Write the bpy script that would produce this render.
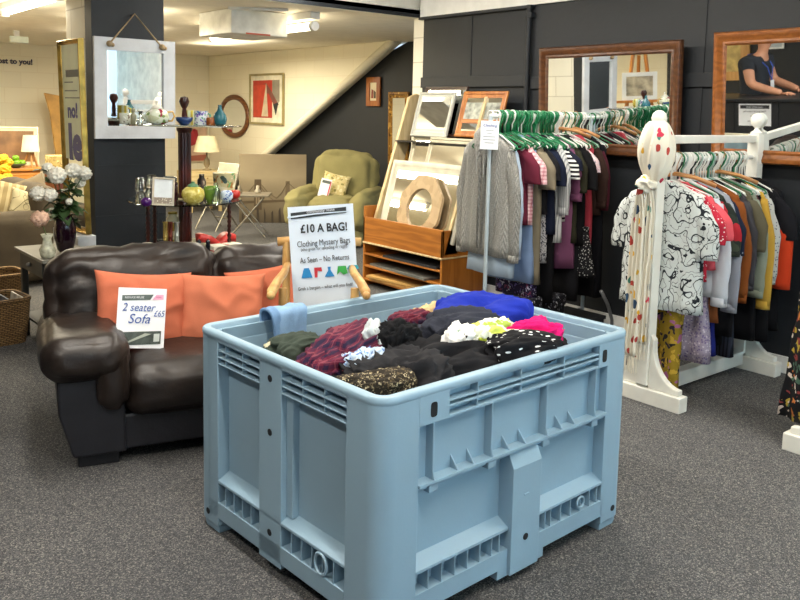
import bpy, bmesh, math, random
from mathutils import Vector, Matrix, noise, Euler
PI = math.pi
SC = bpy.context.scene
COL = SC.collection
for o in list(bpy.data.objects): bpy.data.objects.remove(o)

# ------------------------------------------------------------------ camera
F_PX, CY, PITCH, ROLL, CH = 825.0, 208.5, 0.1162, 0.0218, 1.563
TH = math.radians(39.5)
def _w(v):
    c, s = math.cos(TH), math.sin(TH)
    return Vector((v[0]*c+v[1]*s, -v[0]*s+v[1]*c, v[2]))
_r0 = Vector((1, 0, 0)); _u0 = Vector((0, math.sin(PITCH), math.cos(PITCH))); _f0 = Vector((0, math.cos(PITCH), -math.sin(PITCH)))
RT = _w(math.cos(ROLL)*_r0+math.sin(ROLL)*_u0); UP = _w(-math.sin(ROLL)*_r0+math.cos(ROLL)*_u0); FW = _w(_f0)
CAM = Vector((0, 0, CH))
cd = bpy.data.cameras.new('camera'); cam = bpy.data.objects.new('camera', cd); COL.objects.link(cam)
cam.matrix_world = Matrix(((RT.x, UP.x, -FW.x, 0), (RT.y, UP.y, -FW.y, 0), (RT.z, UP.z, -FW.z, CH), (0, 0, 0, 1)))
cd.sensor_width = 36; cd.lens = F_PX/800*36; cd.shift_y = -(300-CY)/800; cd.clip_start = .05; cd.clip_end = 60
SC.camera = cam
# pixel measured in the photograph -> point on a known plane of the room
def ray(x, y): return FW+RT*((x-400)/F_PX)-UP*((y-CY)/F_PX)
def aX(x, y, X): d = ray(x, y); return CAM+d*(X/d.x)
def aY(x, y, Y): d = ray(x, y); return CAM+d*(Y/d.y)
def aZ(x, y, Z): d = ray(x, y); return CAM+d*((Z-CH)/d.z)

# ------------------------------------------------------------------ world, light, exposure
SC.view_settings.view_transform = 'Standard'; SC.view_settings.look = 'None'
SC.view_settings.exposure = 0.45; SC.view_settings.gamma = 1.0; SC.view_settings.use_curve_mapping = False
wd = bpy.data.worlds.new('world'); SC.world = wd; wd.use_nodes = True
wd.node_tree.nodes['Background'].inputs[0].default_value = (.62, .80, 1, 1)
wd.node_tree.nodes['Background'].inputs[1].default_value = 1.0
def area(name, loc, rot, sx, sy, power, color):
    l = bpy.data.lights.new(name, 'AREA'); l.shape = 'RECTANGLE'; l.size = sx; l.size_y = sy; l.energy = power; l.color = color
    o = bpy.data.objects.new(name, l); o.location = loc; o.rotation_euler = rot; COL.objects.link(o); return o
# daylight entering through the shop windows behind the camera
area('window_daylight', (3.1, -2.9, 1.45), (PI/2, 0, PI), 3.6, 1.9, 330, (.44, .77, 1))
area('window_daylight', (-.2, -2.9, 1.45), (PI/2, 0, PI), 1.2, 1.9, 80, (.85, .93, 1))
# fluorescent tubes, front shop (neutral) and back room (warm)
TUBE_F = [(-.35, 2.0), (1.2, .6), (3.6, .6), (1.2, 3.2), (3.6, 3.2), (3.6, 5.1)]  # first entry is an added, unseen fill lamp for the bin's left face
for x, y in TUBE_F: area('ceiling_tube_light', (x, y, 2.66), (0, 0, 0), .12, 1.4, 26, (1, .95, .88))
TUBE_B = [(2.0, 7.2), (4.1, 7.2), (3.5, 9.4), (5.2, 9.9), (.5, 10.8), (2.95, 7.75), (1.75, 9.0)]
for x, y in TUBE_B: area('ceiling_tube_light', (x, y, 2.30), (0, 0, 0), .12, 1.4, 26 if x < 2.5 and y < 8 else 40, (1, .90, .70))
for x, y in TUBE_B: area('ceiling_tube_light', (x, y, 2.26), (PI, 0, 0), .5, 1.4, 5, (1, .90, .70))
for x, y in TUBE_F: area('ceiling_tube_light', (x, y, 2.6), (PI, 0, 0), .5, 1.4, 5, (1, .95, .88))

# ------------------------------------------------------------------ materials
_m = {}
def srgb(h):
    if isinstance(h, str):
        h = h.lstrip('#'); c = [int(h[i:i+2], 16)/255 for i in (0, 2, 4)]
    else: c = h
    return tuple((x/12.92 if x <= .04045 else ((x+.055)/1.055)**2.4) for x in c)+(1,)
class NT:
    def __init__(s, name):
        s.m = bpy.data.materials.new(name); s.m.use_nodes = True; s.t = s.m.node_tree; s.b = s.t.nodes['Principled BSDF']
    def n(s, typ, **k):
        n = s.t.nodes.new(typ)
        for a, v in k.items():
            if a.startswith('i_'):
                key = a[2:]; key = int(key) if key.isdigit() else key.replace('_', ' ')
                n.inputs[key].default_value = v
            else: setattr(n, a, v)
        return n
    def l(s, a, b): s.t.links.new(a, b)
    def coord(s, scale=(1, 1, 1), rot=(0, 0, 0), kind='Object'):
        t = s.n('ShaderNodeTexCoord'); m = s.n('ShaderNodeMapping'); m.inputs['Scale'].default_value = scale; m.inputs['Rotation'].default_value = rot
        s.l(t.outputs[kind], m.inputs[0]); return m.outputs[0]
    def ramp(s, fac, stops, mode='LINEAR'):
        r = s.n('ShaderNodeValToRGB'); r.color_ramp.interpolation = mode
        while len(r.color_ramp.elements) < len(stops): r.color_ramp.elements.new(.5)
        for e, (p, c) in zip(r.color_ramp.elements, stops): e.position = p; e.color = srgb(c)
        s.l(fac, r.inputs[0]); return r.outputs[0]
    def mix(s, f, a, b, mode='MIX'):
        m = s.n('ShaderNodeMix', data_type='RGBA', blend_type=mode)
        for i, v in ((0, f), (6, a), (7, b)):
            if hasattr(v, 'is_linked'): s.l(v, m.inputs[i])
            elif i == 0: m.inputs[0].default_value = v
            else: m.inputs[i].default_value = srgb(v)
        return m.outputs[2]
    def math(s, op, a, b=None):
        m = s.n('ShaderNodeMath', operation=op)
        for i, v in ((0, a), (1, b)):
            if v is None: continue
            if hasattr(v, 'is_linked'): s.l(v, m.inputs[i])
            else: m.inputs[i].default_value = v
        return m.outputs[0]
    def bump(s, h, strength=.3, dist=.01):
        b = s.n('ShaderNodeBump'); b.inputs['Strength'].default_value = strength; b.inputs['Distance'].default_value = dist
        s.l(h, b.inputs['Height']); s.l(b.outputs[0], s.b.inputs['Normal'])
    def noise(s, vec, scale, detail=2, rough=.5):
        n = s.n('ShaderNodeTexNoise'); n.inputs['Scale'].default_value = scale; n.inputs['Detail'].default_value = detail; n.inputs['Roughness'].default_value = rough
        s.l(vec, n.inputs['Vector']); return n.outputs['Fac']
def fin(s, key, rough=.6, metal=0, spec=None, sheen=0):
    s.b.inputs['Roughness'].default_value = rough; s.b.inputs['Metallic'].default_value = metal
    if spec is not None: s.b.inputs['Specular IOR Level'].default_value = spec
    if sheen: s.b.inputs['Sheen Weight'].default_value = sheen
    _m[key] = s.m; return s.m
def shade(c, k):
    c = c.lstrip('#'); v = [min(1, int(c[i:i+2], 16)/255*k) for i in (0, 2, 4)]
    return tuple(v)
def plain(c, rough=.6, metal=0, var=.08, bump=0, bs=60, scale=8, spec=None):
    key = ('p', c, rough, metal, var, bump, bs, scale)
    if key in _m: return _m[key]
    s = NT('surface_'+c.strip('#')); v = s.coord(); f = s.noise(v, scale, 3)
    s.l(s.ramp(f, [(.3, shade(c, 1-var)), (.7, shade(c, 1+var))]), s.b.inputs['Base Color'])
    if bump: s.bump(s.noise(v, bs, 2), bump, .01)
    return fin(s, key, rough, metal, spec)
def fabric(c, var=.1, rough=.9, sc=250, bump=.25):
    key = ('f', c, var, sc)
    if key in _m: return _m[key]
    s = NT('fabric_'+c.strip('#')); v = s.coord()
    f = s.noise(v, sc, 2); g = s.noise(v, 6, 3)
    base = s.ramp(g, [(.3, shade(c, 1-var)), (.7, shade(c, 1+var))])
    s.l(s.mix(f, base, shade(c, 1.06), 'MIX'), s.b.inputs['Base Color'])
    s.bump(f, bump, .002)
    return fin(s, key, rough, 0, .2)
def wood(c1, c2, axis='z', rough=.45, scale=6):
    key = ('w', c1, c2, axis, scale)
    if key in _m: return _m[key]
    s = NT('wood_'+c1.strip('#')); sc = {'x': (.12, 1, 1), 'y': (1, .12, 1), 'z': (1, 1, .12)}[axis]
    v = s.coord(sc); w = s.n('ShaderNodeTexWave', wave_type='RINGS'); w.inputs['Scale'].default_value = scale; w.inputs['Distortion'].default_value = 9
    w.inputs['Detail'].default_value = 3; w.inputs['Detail Scale'].default_value = 2; s.l(v, w.inputs[0])
    f = s.noise(v, 40, 3); g = s.math('ADD', s.math('MULTIPLY', w.outputs['Fac'], .7), s.math('MULTIPLY', f, .3))
    s.l(s.ramp(g, [(.1, c1), (.9, c2)]), s.b.inputs['Base Color']); s.bump(g, .12, .004)
    return fin(s, key, rough)
def plaid(c, c2, c3, scale=30):
    s = NT('plaid_'+c.strip('#')); v = s.coord((scale,)*3); sp = s.n('ShaderNodeSeparateXYZ'); s.l(v, sp.inputs[0])
    def band(o, k, w, ph=0):
        return s.math('LESS_THAN', s.math('FRACT', s.math('ADD', s.math('MULTIPLY', o, k), ph)), w)
    a = band(sp.outputs['Y'], 1, .45); b = band(sp.outputs['Z'], 1, .45); d = band(sp.outputs['Y'], 1, .08, .3); e = band(sp.outputs['Z'], 1, .08, .3)
    base = s.mix(s.math('MULTIPLY', s.math('ADD', a, b), .5), c, c2)
    base = s.mix(s.math('MULTIPLY', s.math('MAXIMUM', d, e), .8), base, c3)
    s.l(base, s.b.inputs['Base Color']); return fin(s, ('pl', c), .9, 0, .2)
def stripes(c, c2, scale=40, axis='Z', w=.5, warp=.0):
    s = NT('stripes_'+c.strip('#')); v = s.coord((scale,)*3); sp = s.n('ShaderNodeSeparateXYZ'); s.l(v, sp.inputs[0])
    o = sp.outputs[axis]
    if warp: o = s.math('ADD', o, s.math('MULTIPLY', s.noise(v, .35), warp))
    s.l(s.mix(s.math('LESS_THAN', s.math('FRACT', o), w), c, c2), s.b.inputs['Base Color']); return fin(s, ('st', c), .9, 0, .2)
def spots(base, cols, scale=20, thr=.35, warp=.0, stretch=(1, 1, 1), rough=.85, frac=1.0):
    s = NT('print_'+base.strip('#')); v = s.coord(stretch)
    if warp:
        nz = s.n('ShaderNodeTexNoise'); nz.inputs['Scale'].default_value = scale*.6; s.l(v, nz.inputs[0])
        vm = s.n('ShaderNodeVectorMath', operation='MULTIPLY_ADD'); s.l(nz.outputs['Color'], vm.inputs[0]); vm.inputs[1].default_value = (warp,)*3; s.l(v, vm.inputs[2]); v = vm.outputs[0]
    vo = s.n('ShaderNodeTexVoronoi'); vo.inputs['Scale'].default_value = scale; s.l(v, vo.inputs['Vector'])
    sp = s.n('ShaderNodeSeparateColor'); s.l(vo.outputs['Color'], sp.inputs[0])
    n = len(cols); col = s.ramp(sp.outputs[0], [(i/n, c) for i, c in enumerate(cols)], 'CONSTANT')
    m = s.math('LESS_THAN', vo.outputs['Distance'], thr)
    if frac < 1: m = s.math('MULTIPLY', m, s.math('LESS_THAN', sp.outputs[1], frac))
    s.l(s.mix(m, base, col), s.b.inputs['Base Color']); return fin(s, ('sp', base, scale), rough, 0, .25)
def linework(base, ink, scale=9, w=.035, blots=True):
    s = NT('line_print_'+base.strip('#')); v = s.coord((1, 1, .8))
    f = s.noise(v, scale, 1.0); a = s.math('ABSOLUTE', s.math('SUBTRACT', s.math('FRACT', s.math('MULTIPLY', f, 5)), .5))
    m = s.math('LESS_THAN', a, w*2)
    g = s.noise(v, scale*2.2, 1); m2 = s.math('LESS_THAN', s.math('ABSOLUTE', s.math('SUBTRACT', g, .5)), w*.35)
    m = s.math('MAXIMUM', m, m2)
    if blots: m = s.math('MAXIMUM', m, s.math('LESS_THAN', g, .27))
    s.l(s.mix(m, base, ink), s.b.inputs['Base Color']); return fin(s, ('lw', base, scale), .85, 0, .25)
def glass(c=(1, 1, 1), rough=0.0, key='glass'):
    if key in _m: return _m[key]
    s = NT(key); s.b.inputs['Base Color'].default_value = tuple(c)+(1,); s.b.inputs['Transmission Weight'].default_value = 1; s.b.inputs['IOR'].default_value = 1.45
    return fin(s, key, rough)
def emit(c, k, key):
    s = NT(key); s.b.inputs['Emission Color'].default_value = srgb(c); s.b.inputs['Emission Strength'].default_value = k
    s.b.inputs['Base Color'].default_value = srgb(c); return fin(s, key, .4)
def m_mirror():
    s = NT('mirror_silvering'); s.b.inputs['Base Color'].default_value = (.86, .88, .88, 1); return fin(s, 'mirror', .015, 1)
MIR = m_mirror(); GL = glass()
def m_carpet():
    s = NT('carpet_speckle'); v = s.coord()
    vo = s.n('ShaderNodeTexVoronoi'); vo.inputs['Scale'].default_value = 250; s.l(v, vo.inputs['Vector'])
    sp = s.n('ShaderNodeSeparateColor'); s.l(vo.outputs['Color'], sp.inputs[0])
    g = s.noise(v, 1.3, 3); k = s.noise(v, 60, 2)
    f = s.math('ADD', s.math('MULTIPLY', sp.outputs[0], .75), s.math('MULTIPLY', k, .25))
    c = s.ramp(f, [(.15, '#333336'), (.45, '#48484a'), (.70, '#626261'), (.90, '#96928b')])
    s.l(s.mix(s.math('MULTIPLY', g, .4), c, '#57575a'), s.b.inputs['Base Color']); s.bump(k, .25, .003)
    return fin(s, 'carpet', .95, 0, .15)
def m_block(c, joint, warm=False, off=0):
    s = NT('painted_blockwork'); v = s.coord()
    # blocks run along either horizontal axis
    sp = s.n('ShaderNodeSeparateXYZ'); s.l(v, sp.inputs[0]); cb = s.n('ShaderNodeCombineXYZ')
    s.l(s.math('ADD', s.math('ADD', sp.outputs['X'], sp.outputs['Y']), off), cb.inputs[0]); s.l(sp.outputs['Z'], cb.inputs[1])
    br = s.n('ShaderNodeTexBrick'); s.l(cb.outputs[0], br.inputs[0]); br.inputs['Scale'].default_value = 1
    br.inputs['Brick Width'].default_value = .46; br.inputs['Row Height'].default_value = .225; br.inputs['Mortar Size'].default_value = .005
    br.inputs['Color1'].default_value = srgb(c); br.inputs['Color2'].default_value = srgb(shade(c, .98)); br.inputs['Mortar'].default_value = srgb(joint)
    s.l(br.outputs[0], s.b.inputs['Base Color']); s.bump(s.math('SUBTRACT', s.noise(v, 40), br.outputs['Fac']), .15, .004)
    return fin(s, ('blk', c), .7)
CARPET = m_carpet()
BLOCK = m_block('#e6e2d2', '#c2bcaa'); CREAM = m_block('#eee6cc', '#e6dcc0')
DARK = plain('#161b21', .6, 0, .05, .1, 30)
CEIL = plain('#ece4d0', .9, 0, .02); WHITE = plain('#e8e8e4', .45, 0, .03)
SOFFIT = plain('#d6d4cc', .7, 0, .03)

# ------------------------------------------------------------------ mesh helpers
class MB:
    def __init__(s): s.v = []; s.f = []; s.mi = []; s.cur = 0
    def add(s, vs, fs, M=None):
        o = len(s.v)
        s.v += [tuple(M @ Vector(v)) if M else tuple(v) for v in vs]
        for f in fs: s.f.append([i+o for i in f]); s.mi.append(s.cur)
        return s
    def box(s, x0, x1, y0, y1, z0, z1, M=None):
        return s.add([(x, y, z) for z in (z0, z1) for y in (y0, y1) for x in (x0, x1)],
                     [(0, 2, 3, 1), (4, 5, 7, 6), (0, 1, 5, 4), (2, 6, 7, 3), (0, 4, 6, 2), (1, 3, 7, 5)], M)
    def prism(s, poly, a0, a1, axis='y', M=None):
        n = len(poly)
        def mk(p, a): return {'y': (p[0], a, p[1]), 'x': (a, p[0], p[1]), 'z': (p[0], p[1], a)}[axis]
        vs = [mk(p, a0) for p in poly]+[mk(p, a1) for p in poly]
        return s.add(vs, [tuple(range(n-1, -1, -1)), tuple(range(n, 2*n))]+[(i, (i+1) % n, (i+1) % n+n, i+n) for i in range(n)], M)
    def lathe(s, prof, n=24, M=None, sx=1, sy=1):
        vs = []; fs = []
        for r, z in prof:
            for k in range(n): a = 2*PI*k/n; vs.append((r*math.cos(a)*sx, r*math.sin(a)*sy, z))
        for i in range(len(prof)-1):
            for k in range(n): fs.append((i*n+k, i*n+(k+1) % n, (i+1)*n+(k+1) % n, (i+1)*n+k))
        if prof[0][0] > 1e-5: fs.append(tuple(range(n-1, -1, -1)))
        if prof[-1][0] > 1e-5: fs.append(tuple(range((len(prof)-1)*n, len(prof)*n)))
        return s.add(vs, fs, M)
    def cyl(s, p0, p1, r, n=12, r2=None):
        return s.tube([p0, p1], [r, r if r2 is None else r2], n)
    def tube(s, pts, r, n=8, closed=False):
        pts = [Vector(p) for p in pts]; m = len(pts); rs = r if isinstance(r, (list, tuple)) else [r]*m
        vs = []; fs = []; up = None
        for i, p in enumerate(pts):
            a = pts[(i-1) % m] if (i or closed) else p; b = pts[(i+1) % m] if (i < m-1 or closed) else p
            t = (b-a).normalized()
            if up is None: up = t.orthogonal().normalized()
            up = (up-t*up.dot(t)); up = up.normalized() if up.length > 1e-6 else t.orthogonal().normalized()
            w = t.cross(up)
            for k in range(n): q = 2*PI*k/n; vs.append(p+(up*math.cos(q)+w*math.sin(q))*rs[i])
        seg = m if closed else m-1
        for i in range(seg):
            j = (i+1) % m
            for k in range(n): fs.append((i*n+k, i*n+(k+1) % n, j*n+(k+1) % n, j*n+k))
        if not closed: fs.append(tuple(range(n-1, -1, -1))); fs.append(tuple(range((m-1)*n, m*n)))
        return s.add(vs, fs)
    def rings(s, rings, cap=True, M=None):
        n = len(rings[0]); vs = [p for r in rings for p in r]; fs = []
        for i in range(len(rings)-1):
            for k in range(n): fs.append((i*n+k, i*n+(k+1) % n, (i+1)*n+(k+1) % n, (i+1)*n+k))
        if cap: fs.append(tuple(range(n-1, -1, -1))); fs.append(tuple(range((len(rings)-1)*n, len(rings)*n)))
        return s.add(vs, fs, M)
    def sphere(s, c, r, n=12, sz=1):
        pr = [(max(1e-6, r*math.sin(PI*i/n)), -r*math.cos(PI*i/n)*sz) for i in range(n+1)]
        pr[0] = (1e-6, pr[0][1]); pr[-1] = (1e-6, pr[-1][1])
        return s.lathe(pr, 2*n, Matrix.Translation(c))
    def build(s, name, mat, parent=None, smooth=False, bevel=0, sub=0):
        me = bpy.data.meshes.new(name); me.from_pydata(s.v, [], s.f)
        mats = mat if isinstance(mat, (list, tuple)) else [mat]
        for m in mats: me.materials.append(m)
        me.polygons.foreach_set('material_index', s.mi)
        me.update()
        bm = bmesh.new(); bm.from_mesh(me); bmesh.ops.recalc_face_normals(bm, faces=bm.faces); bm.to_mesh(me); bm.free()
        if smooth:
            me.polygons.foreach_set('use_smooth', [True]*len(me.polygons))
            if smooth != 'all':
                try: me.set_sharp_from_angle(angle=math.radians(45))
                except Exception: pass
        o = bpy.data.objects.new(name, me); COL.objects.link(o)
        if parent: o.parent = parent
        if bevel:
            b = o.modifiers.new('bevel', 'BEVEL'); b.width = bevel; b.segments = 2; b.limit_method = 'ANGLE'; b.harden_normals = False
        if sub: sm = o.modifiers.new('sub', 'SUBSURF'); sm.levels = sub; sm.render_levels = sub
        return o
def T(x, y, z): return Matrix.Translation((x, y, z))
def RX(a): return Matrix.Rotation(a, 4, 'X')
def RY(a): return Matrix.Rotation(a, 4, 'Y')
def RZ(a): return Matrix.Rotation(a, 4, 'Z')
def thing(name, label, cat, loc=(0, 0, 0), rz=0, group=None, rot=None):
    o = bpy.data.objects.new(name, None); COL.objects.link(o); o.empty_display_size = .05
    o.location = loc; o.rotation_euler = rot if rot else (0, 0, rz); o['label'] = label; o['category'] = cat
    if group: o['group'] = group
    return o
def tag(o, label, cat, group=None, kind=None):
    o['label'] = label; o['category'] = cat
    if group: o['group'] = group
    if kind: o['kind'] = kind
    return o
def struct(o): o['kind'] = 'structure'; return o
def dup(root, loc=None, rot=None, label=None, group=None):
    r = root.copy(); COL.objects.link(r)
    if loc is not None: r.location = loc
    if rot is not None: r.rotation_euler = rot
    if label: r['label'] = label
    if group: r['group'] = group
    for ch in list(root.children):
        c = ch.copy(); COL.objects.link(c); c.parent = r
        for g in ch.children: d = g.copy(); COL.objects.link(d); d.parent = c
    return r
def place(o, loc, rot=(0, 0, 0)): o.location = loc; o.rotation_euler = rot; return o
def text(name, s, size, mat, parent=None, loc=(0, 0, 0), rot=(PI/2, 0, 0), align='CENTER', sx=1.0, bold=0.0, shear=0):
    cu = bpy.data.curves.new('t', 'FONT'); cu.body = s; cu.size = size; cu.align_x = align; cu.align_y = 'CENTER'; cu.offset = bold; cu.shear = shear
    cu.extrude = .0004; cu.resolution_u = 3
    to = bpy.data.objects.new('t', cu); COL.objects.link(to)
    dg = bpy.context.evaluated_depsgraph_get(); me = bpy.data.meshes.new_from_object(to.evaluated_get(dg))
    bpy.data.objects.remove(to)
    me.materials.clear(); me.materials.append(mat)
    for v in me.vertices: v.co.x *= sx
    o = bpy.data.objects.new(name, me); COL.objects.link(o); o.location = loc; o.rotation_euler = rot
    if parent: o.parent = parent
    return o
def soft(dx, dy, dz, r, n=12, puff=0, wr=0, ws=6, seed=0, M=None, taper=None):
    """rounded upholstered block centred on the origin"""
    h = Vector((dx/2, dy/2, dz/2)); r = min(r, h.x*.98, h.y*.98, h.z*.98); vs = []; fs = []; idx = {}
    def pt(p):
        k = (round(p[0]*n), round(p[1]*n), round(p[2]*n))
        if k in idx: return idx[k]
        # finer sampling near the edges
        g = Vector([math.copysign(abs(c)**.75, c)*hh for c, hh in zip(p, h)])
        q = Vector([max(-(hh-r), min(hh-r, c)) for c, hh in zip(g, h)])
        d = g-q; d = d.normalized() if d.length > 1e-9 else Vector((0, 0, 0)); w = q+d*r
        if puff: w += Vector([(1 if c > 0 else -1)*puff*(1 if abs(c) > .999 else 0)*(1-p[(i+1) % 3]**2)*(1-p[(i+2) % 3]**2) for i, c in enumerate(p)])
        if wr:
            s3 = w*ws+Vector((seed*7.1, seed*3.3, seed)); a = noise.noise(s3+noise.noise_vector(s3*.6)*1.2)
            w += d*wr*(1-2*abs(a)*2.2)*1.0 if d.length else Vector((0, 0, 0))
        if taper: w = Vector((w.x*(1+taper*w.z/h.z), w.y, w.z))
        idx[k] = len(vs); vs.append(w); return idx[k]
    for ax in range(3):
        for sg in (-1, 1):
            for i in range(n):
                for j in range(n):
                    c = []
                    for a, b in ((i, j), (i+1, j), (i+1, j+1), (i, j+1)):
                        p = [0, 0, 0]; p[ax] = sg; p[(ax+1) % 3] = (2*a/n-1); p[(ax+2) % 3] = (2*b/n-1); c.append(pt(p))
                    fs.append(c)
    if M: vs = [M @ v for v in vs]
    return vs, fs
def softobj(name, mat, parent, M, *a, **k):
    mb = MB(); vs, fs = soft(*a, **k); mb.add(vs, fs, M); return mb.build(name, mat, parent, smooth='all')
def pillow(name, mat, w, h, t, seed=0, wr=.008, n=28):
    vs = []; fs = []
    for sd in (-1, 1):
        for i in range(n+1):
            for j in range(n+1):
                u = 2*i/n-1; v = 2*j/n-1
                x = u*w/2*(1-.09*(1-v*v)*abs(u)); z = v*h/2*(1-.09*(1-u*u)*abs(v))
                e = max(0, (1-u*u)*(1-v*v))**.42
                q = Vector((x*7+seed*5, z*7, sd*3)); a = abs(noise.noise(q+noise.noise_vector(q)*.8))
                vs.append((x, sd*(t/2*e+.003)-wr*2*(a-.2)*e*1.2*sd, z))
    N = (n+1)**2
    for sd in (0, 1):
        for i in range(n):
            for j in range(n):
                a = sd*N+i*(n+1)+j; fs.append((a, a+1, a+n+2, a+n+1))
    per = [(i, 0) for i in range(n)]+[(n, j) for j in range(n)]+[(i, n) for i in range(n, 0, -1)]+[(0, j) for j in range(n, 0, -1)]
    for k in range(len(per)):
        a = per[k]; b = per[(k+1) % len(per)]; ia = a[0]*(n+1)+a[1]; ib = b[0]*(n+1)+b[1]; fs.append((ia, ib, ib+N, ia+N))
    mb = MB(); mb.add(vs, fs); return mb.build(name, mat, None, smooth='all')
def frame_mb(w, h, prof, z0=0):
    """mitred frame in XZ, front towards -Y. prof = [(inset, y)...] from the outer back edge to the inner back edge"""
    vs = []; fs = []; n = len(prof)
    for cx, cz in ((-1, 0), (1, 0), (1, 1), (-1, 1)):
        for ins, y in prof: vs.append((cx*(w/2-ins), y, z0+(ins if cz == 0 else h-ins)))
    for c in range(4):
        for k in range(n):
            a = c*n+k; b = c*n+(k+1) % n; d = ((c+1) % 4)*n+(k+1) % n; e = ((c+1) % 4)*n+k; fs.append((a, b, d, e))
    m = MB(); m.add(vs, fs); return m
def prof(fw, d, kind='flat'):
    if kind == 'flat': return [(0, 0), (0, -d), (fw, -d), (fw, 0)]
    if kind == 'step': return [(0, 0), (0, -d*.7), (fw*.15, -d), (fw*.4, -d*.95), (fw*.5, -d*.6), (fw*.85, -d*.55), (fw, -d*.4), (fw, 0)]
    if kind == 'ogee': return [(0, 0), (0, -d*.6), (fw*.12, -d*.95), (fw*.3, -d), (fw*.45, -d*.8), (fw*.7, -d*.5), (fw*.86, -d*.6), (fw, -d*.35), (fw, 0)]
def framed(name, label, cat, w, h, fw, d, fm, pm, kind='ogee', loc=(0, 0, 0), rot=(0, 0, 0), group=None, pname='mirror_glass'):
    t = thing(name, label, cat, loc, 0, group, rot)
    frame_mb(w, h, prof(fw, d, kind)).build('frame', fm, t, smooth=True)
    g = MB(); g.box(-w/2+fw*.9, w/2-fw*.9, -d*.34, -.001, fw*.9, h-fw*.9); p = g.build(pname, pm, t)
    return t, p

# ================================================================== THE ROOM
XW = 5.05                      # right-hand wall
def slab(name, mat, *b): return struct(MB().box(*b).build(name, mat))
slab('floor', CARPET, -2, 7.2, -3.3, 13.4, -.08, 0)
slab('ceiling_front', CEIL, -1.2, 5.4, -3.3, 5.95, 2.78, 2.86)
slab('ceiling_back', CEIL, -1.2, 6.8, 5.9, 13.3, 2.425, 2.5)
slab('wall_right', [DARK], XW, XW+.16, 1.15, 5.84, 0, 2.43)
m = MB(); m.box(XW, XW+.16, -1.9, 1.15, 0, 2.43); m.box(XW, XW+.16, -3.2, -2.75, 0, 2.43); m.box(XW, XW+.16, -2.75, -1.9, 0, .7); m.box(XW, XW+.16, -2.75, -1.9, 2.3, 2.43); struct(m.build('wall_right_front', plain('#dcd8cc', .7)))
struct(MB().box(XW+.07, XW+.08, -2.75, -1.9, .7, 2.3).build('window_3', GL))
slab('wall_pier', BLOCK, XW, XW+.16, 5.84, 5.98, 0, 2.43)
slab('wall_upper', WHITE, XW-.03, XW+.2, -3.2, 5.86, 2.43, 2.8)
slab('wall_left', DARK, -1.05, -.9, -3.2, 7.0, 0, 2.8)
slab('wall_back_left', CREAM, -1.05, -.9, 7.0, 13, 0, 2.45)
slab('wall_back', CREAM, -1, 6.5, 12.9, 13.05, 0, 2.45)
slab('trim_1', WHITE, XW-.014, XW+.01, -3.2, 5.98, 0, .105)
# bulkhead between the high and the low ceiling
m = MB(); m.box(-1.1, 6.4, 5.9, 6.3, 2.43, 2.84); struct(m.build('beam', SOFFIT))
m = MB(); m.box(-1.1, XW, 5.885, 5.905, 2.43, 2.46); struct(m.build('trim_2', DARK))
# stair wall: plastered stair underside above, dark recess below
m = MB(); m.prism([(12.9, 0), (12.9, 2.43), (8.0, 2.43), (11.45, .68), (12.6, .1), (12.6, 0)], 6.40, 6.6, 'x'); struct(m.build('wall_stairs', CREAM, bevel=.02))
m = MB(); m.prism([(12.7, 0), (12.7, 1.0), (7.9, 2.43), (5.9, 2.43), (5.9, 0)], 6.60, 6.7, 'x'); struct(m.build('wall_recess', DARK))
m = MB(); m.tube([(6.43, 8.0, 2.43), (6.43, 11.45, .68), (6.43, 12.6, .1)], .055, 12); struct(m.build('trim_3', CREAM, smooth='all'))
slab('trim_4', WHITE, 6.575, 6.61, 5.98, 12.6, 0, .12)
m = MB(); m.box(6.52, 6.62, 7.50, 7.6, 0, 2.2); struct(m.build('door_1', WHITE, bevel=.01))
m = MB(); m.box(6.55, 6.65, 5.9, 7.5, 0, 2.2); struct(m.build('door_2', DARK))
# cable duct, rail and pipe on the dark wall
m = MB(); a = aX(424, 80, XW); m.box(XW-.025, XW, 4.56, 5.84, 1.79, 1.885); m.box(XW-.02, XW, 2.9, 4.5, 1.77, 1.865); struct(m.build('trim_5', DARK, bevel=.004))
m = MB(); m.cyl((XW-.03, 4.53, .1), (XW-.03, 4.53, 2.43), .022); m.box(XW-.05, XW, 4.49, 4.57, 2.33, 2.37); struct(m.build('trim_6', DARK, smooth=True))
m = MB(); m.box(XW-.05, XW+.01, 4.5, 5.86, 2.405, 2.428); struct(m.build('trim_7', DARK))
m = MB(); m.box(XW-.006, XW, 3.0, 3.06, .1, 2.42); m.box(XW-.006, XW, 5.2, 5.21, 1.89, 2.4); struct(m.build('trim_8', DARK))
# pillar
PX0, PX1, PY0, PY1 = 2.02, 2.53, 5.82, 6.37
m = MB(); m.box(PX0, PX1, PY0+.012, PY1, 0, 2.43); pl = struct(m.build('wall_pillar', BLOCK))
m = MB(); m.box(PX0-.006, PX1+.006, PY0, PY0+.13, 0, 2.43); struct(m.build('wall_pillar_cladding', DARK, pl)) 
m = MB()
for z in (.42, .78, 1.14): m.box(PX0, PX1, PY0-.003, PY0+.003, z, z+.006)
struct(m.build('wall_pillar_boards', plain('#14181d', .5), pl))
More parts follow.
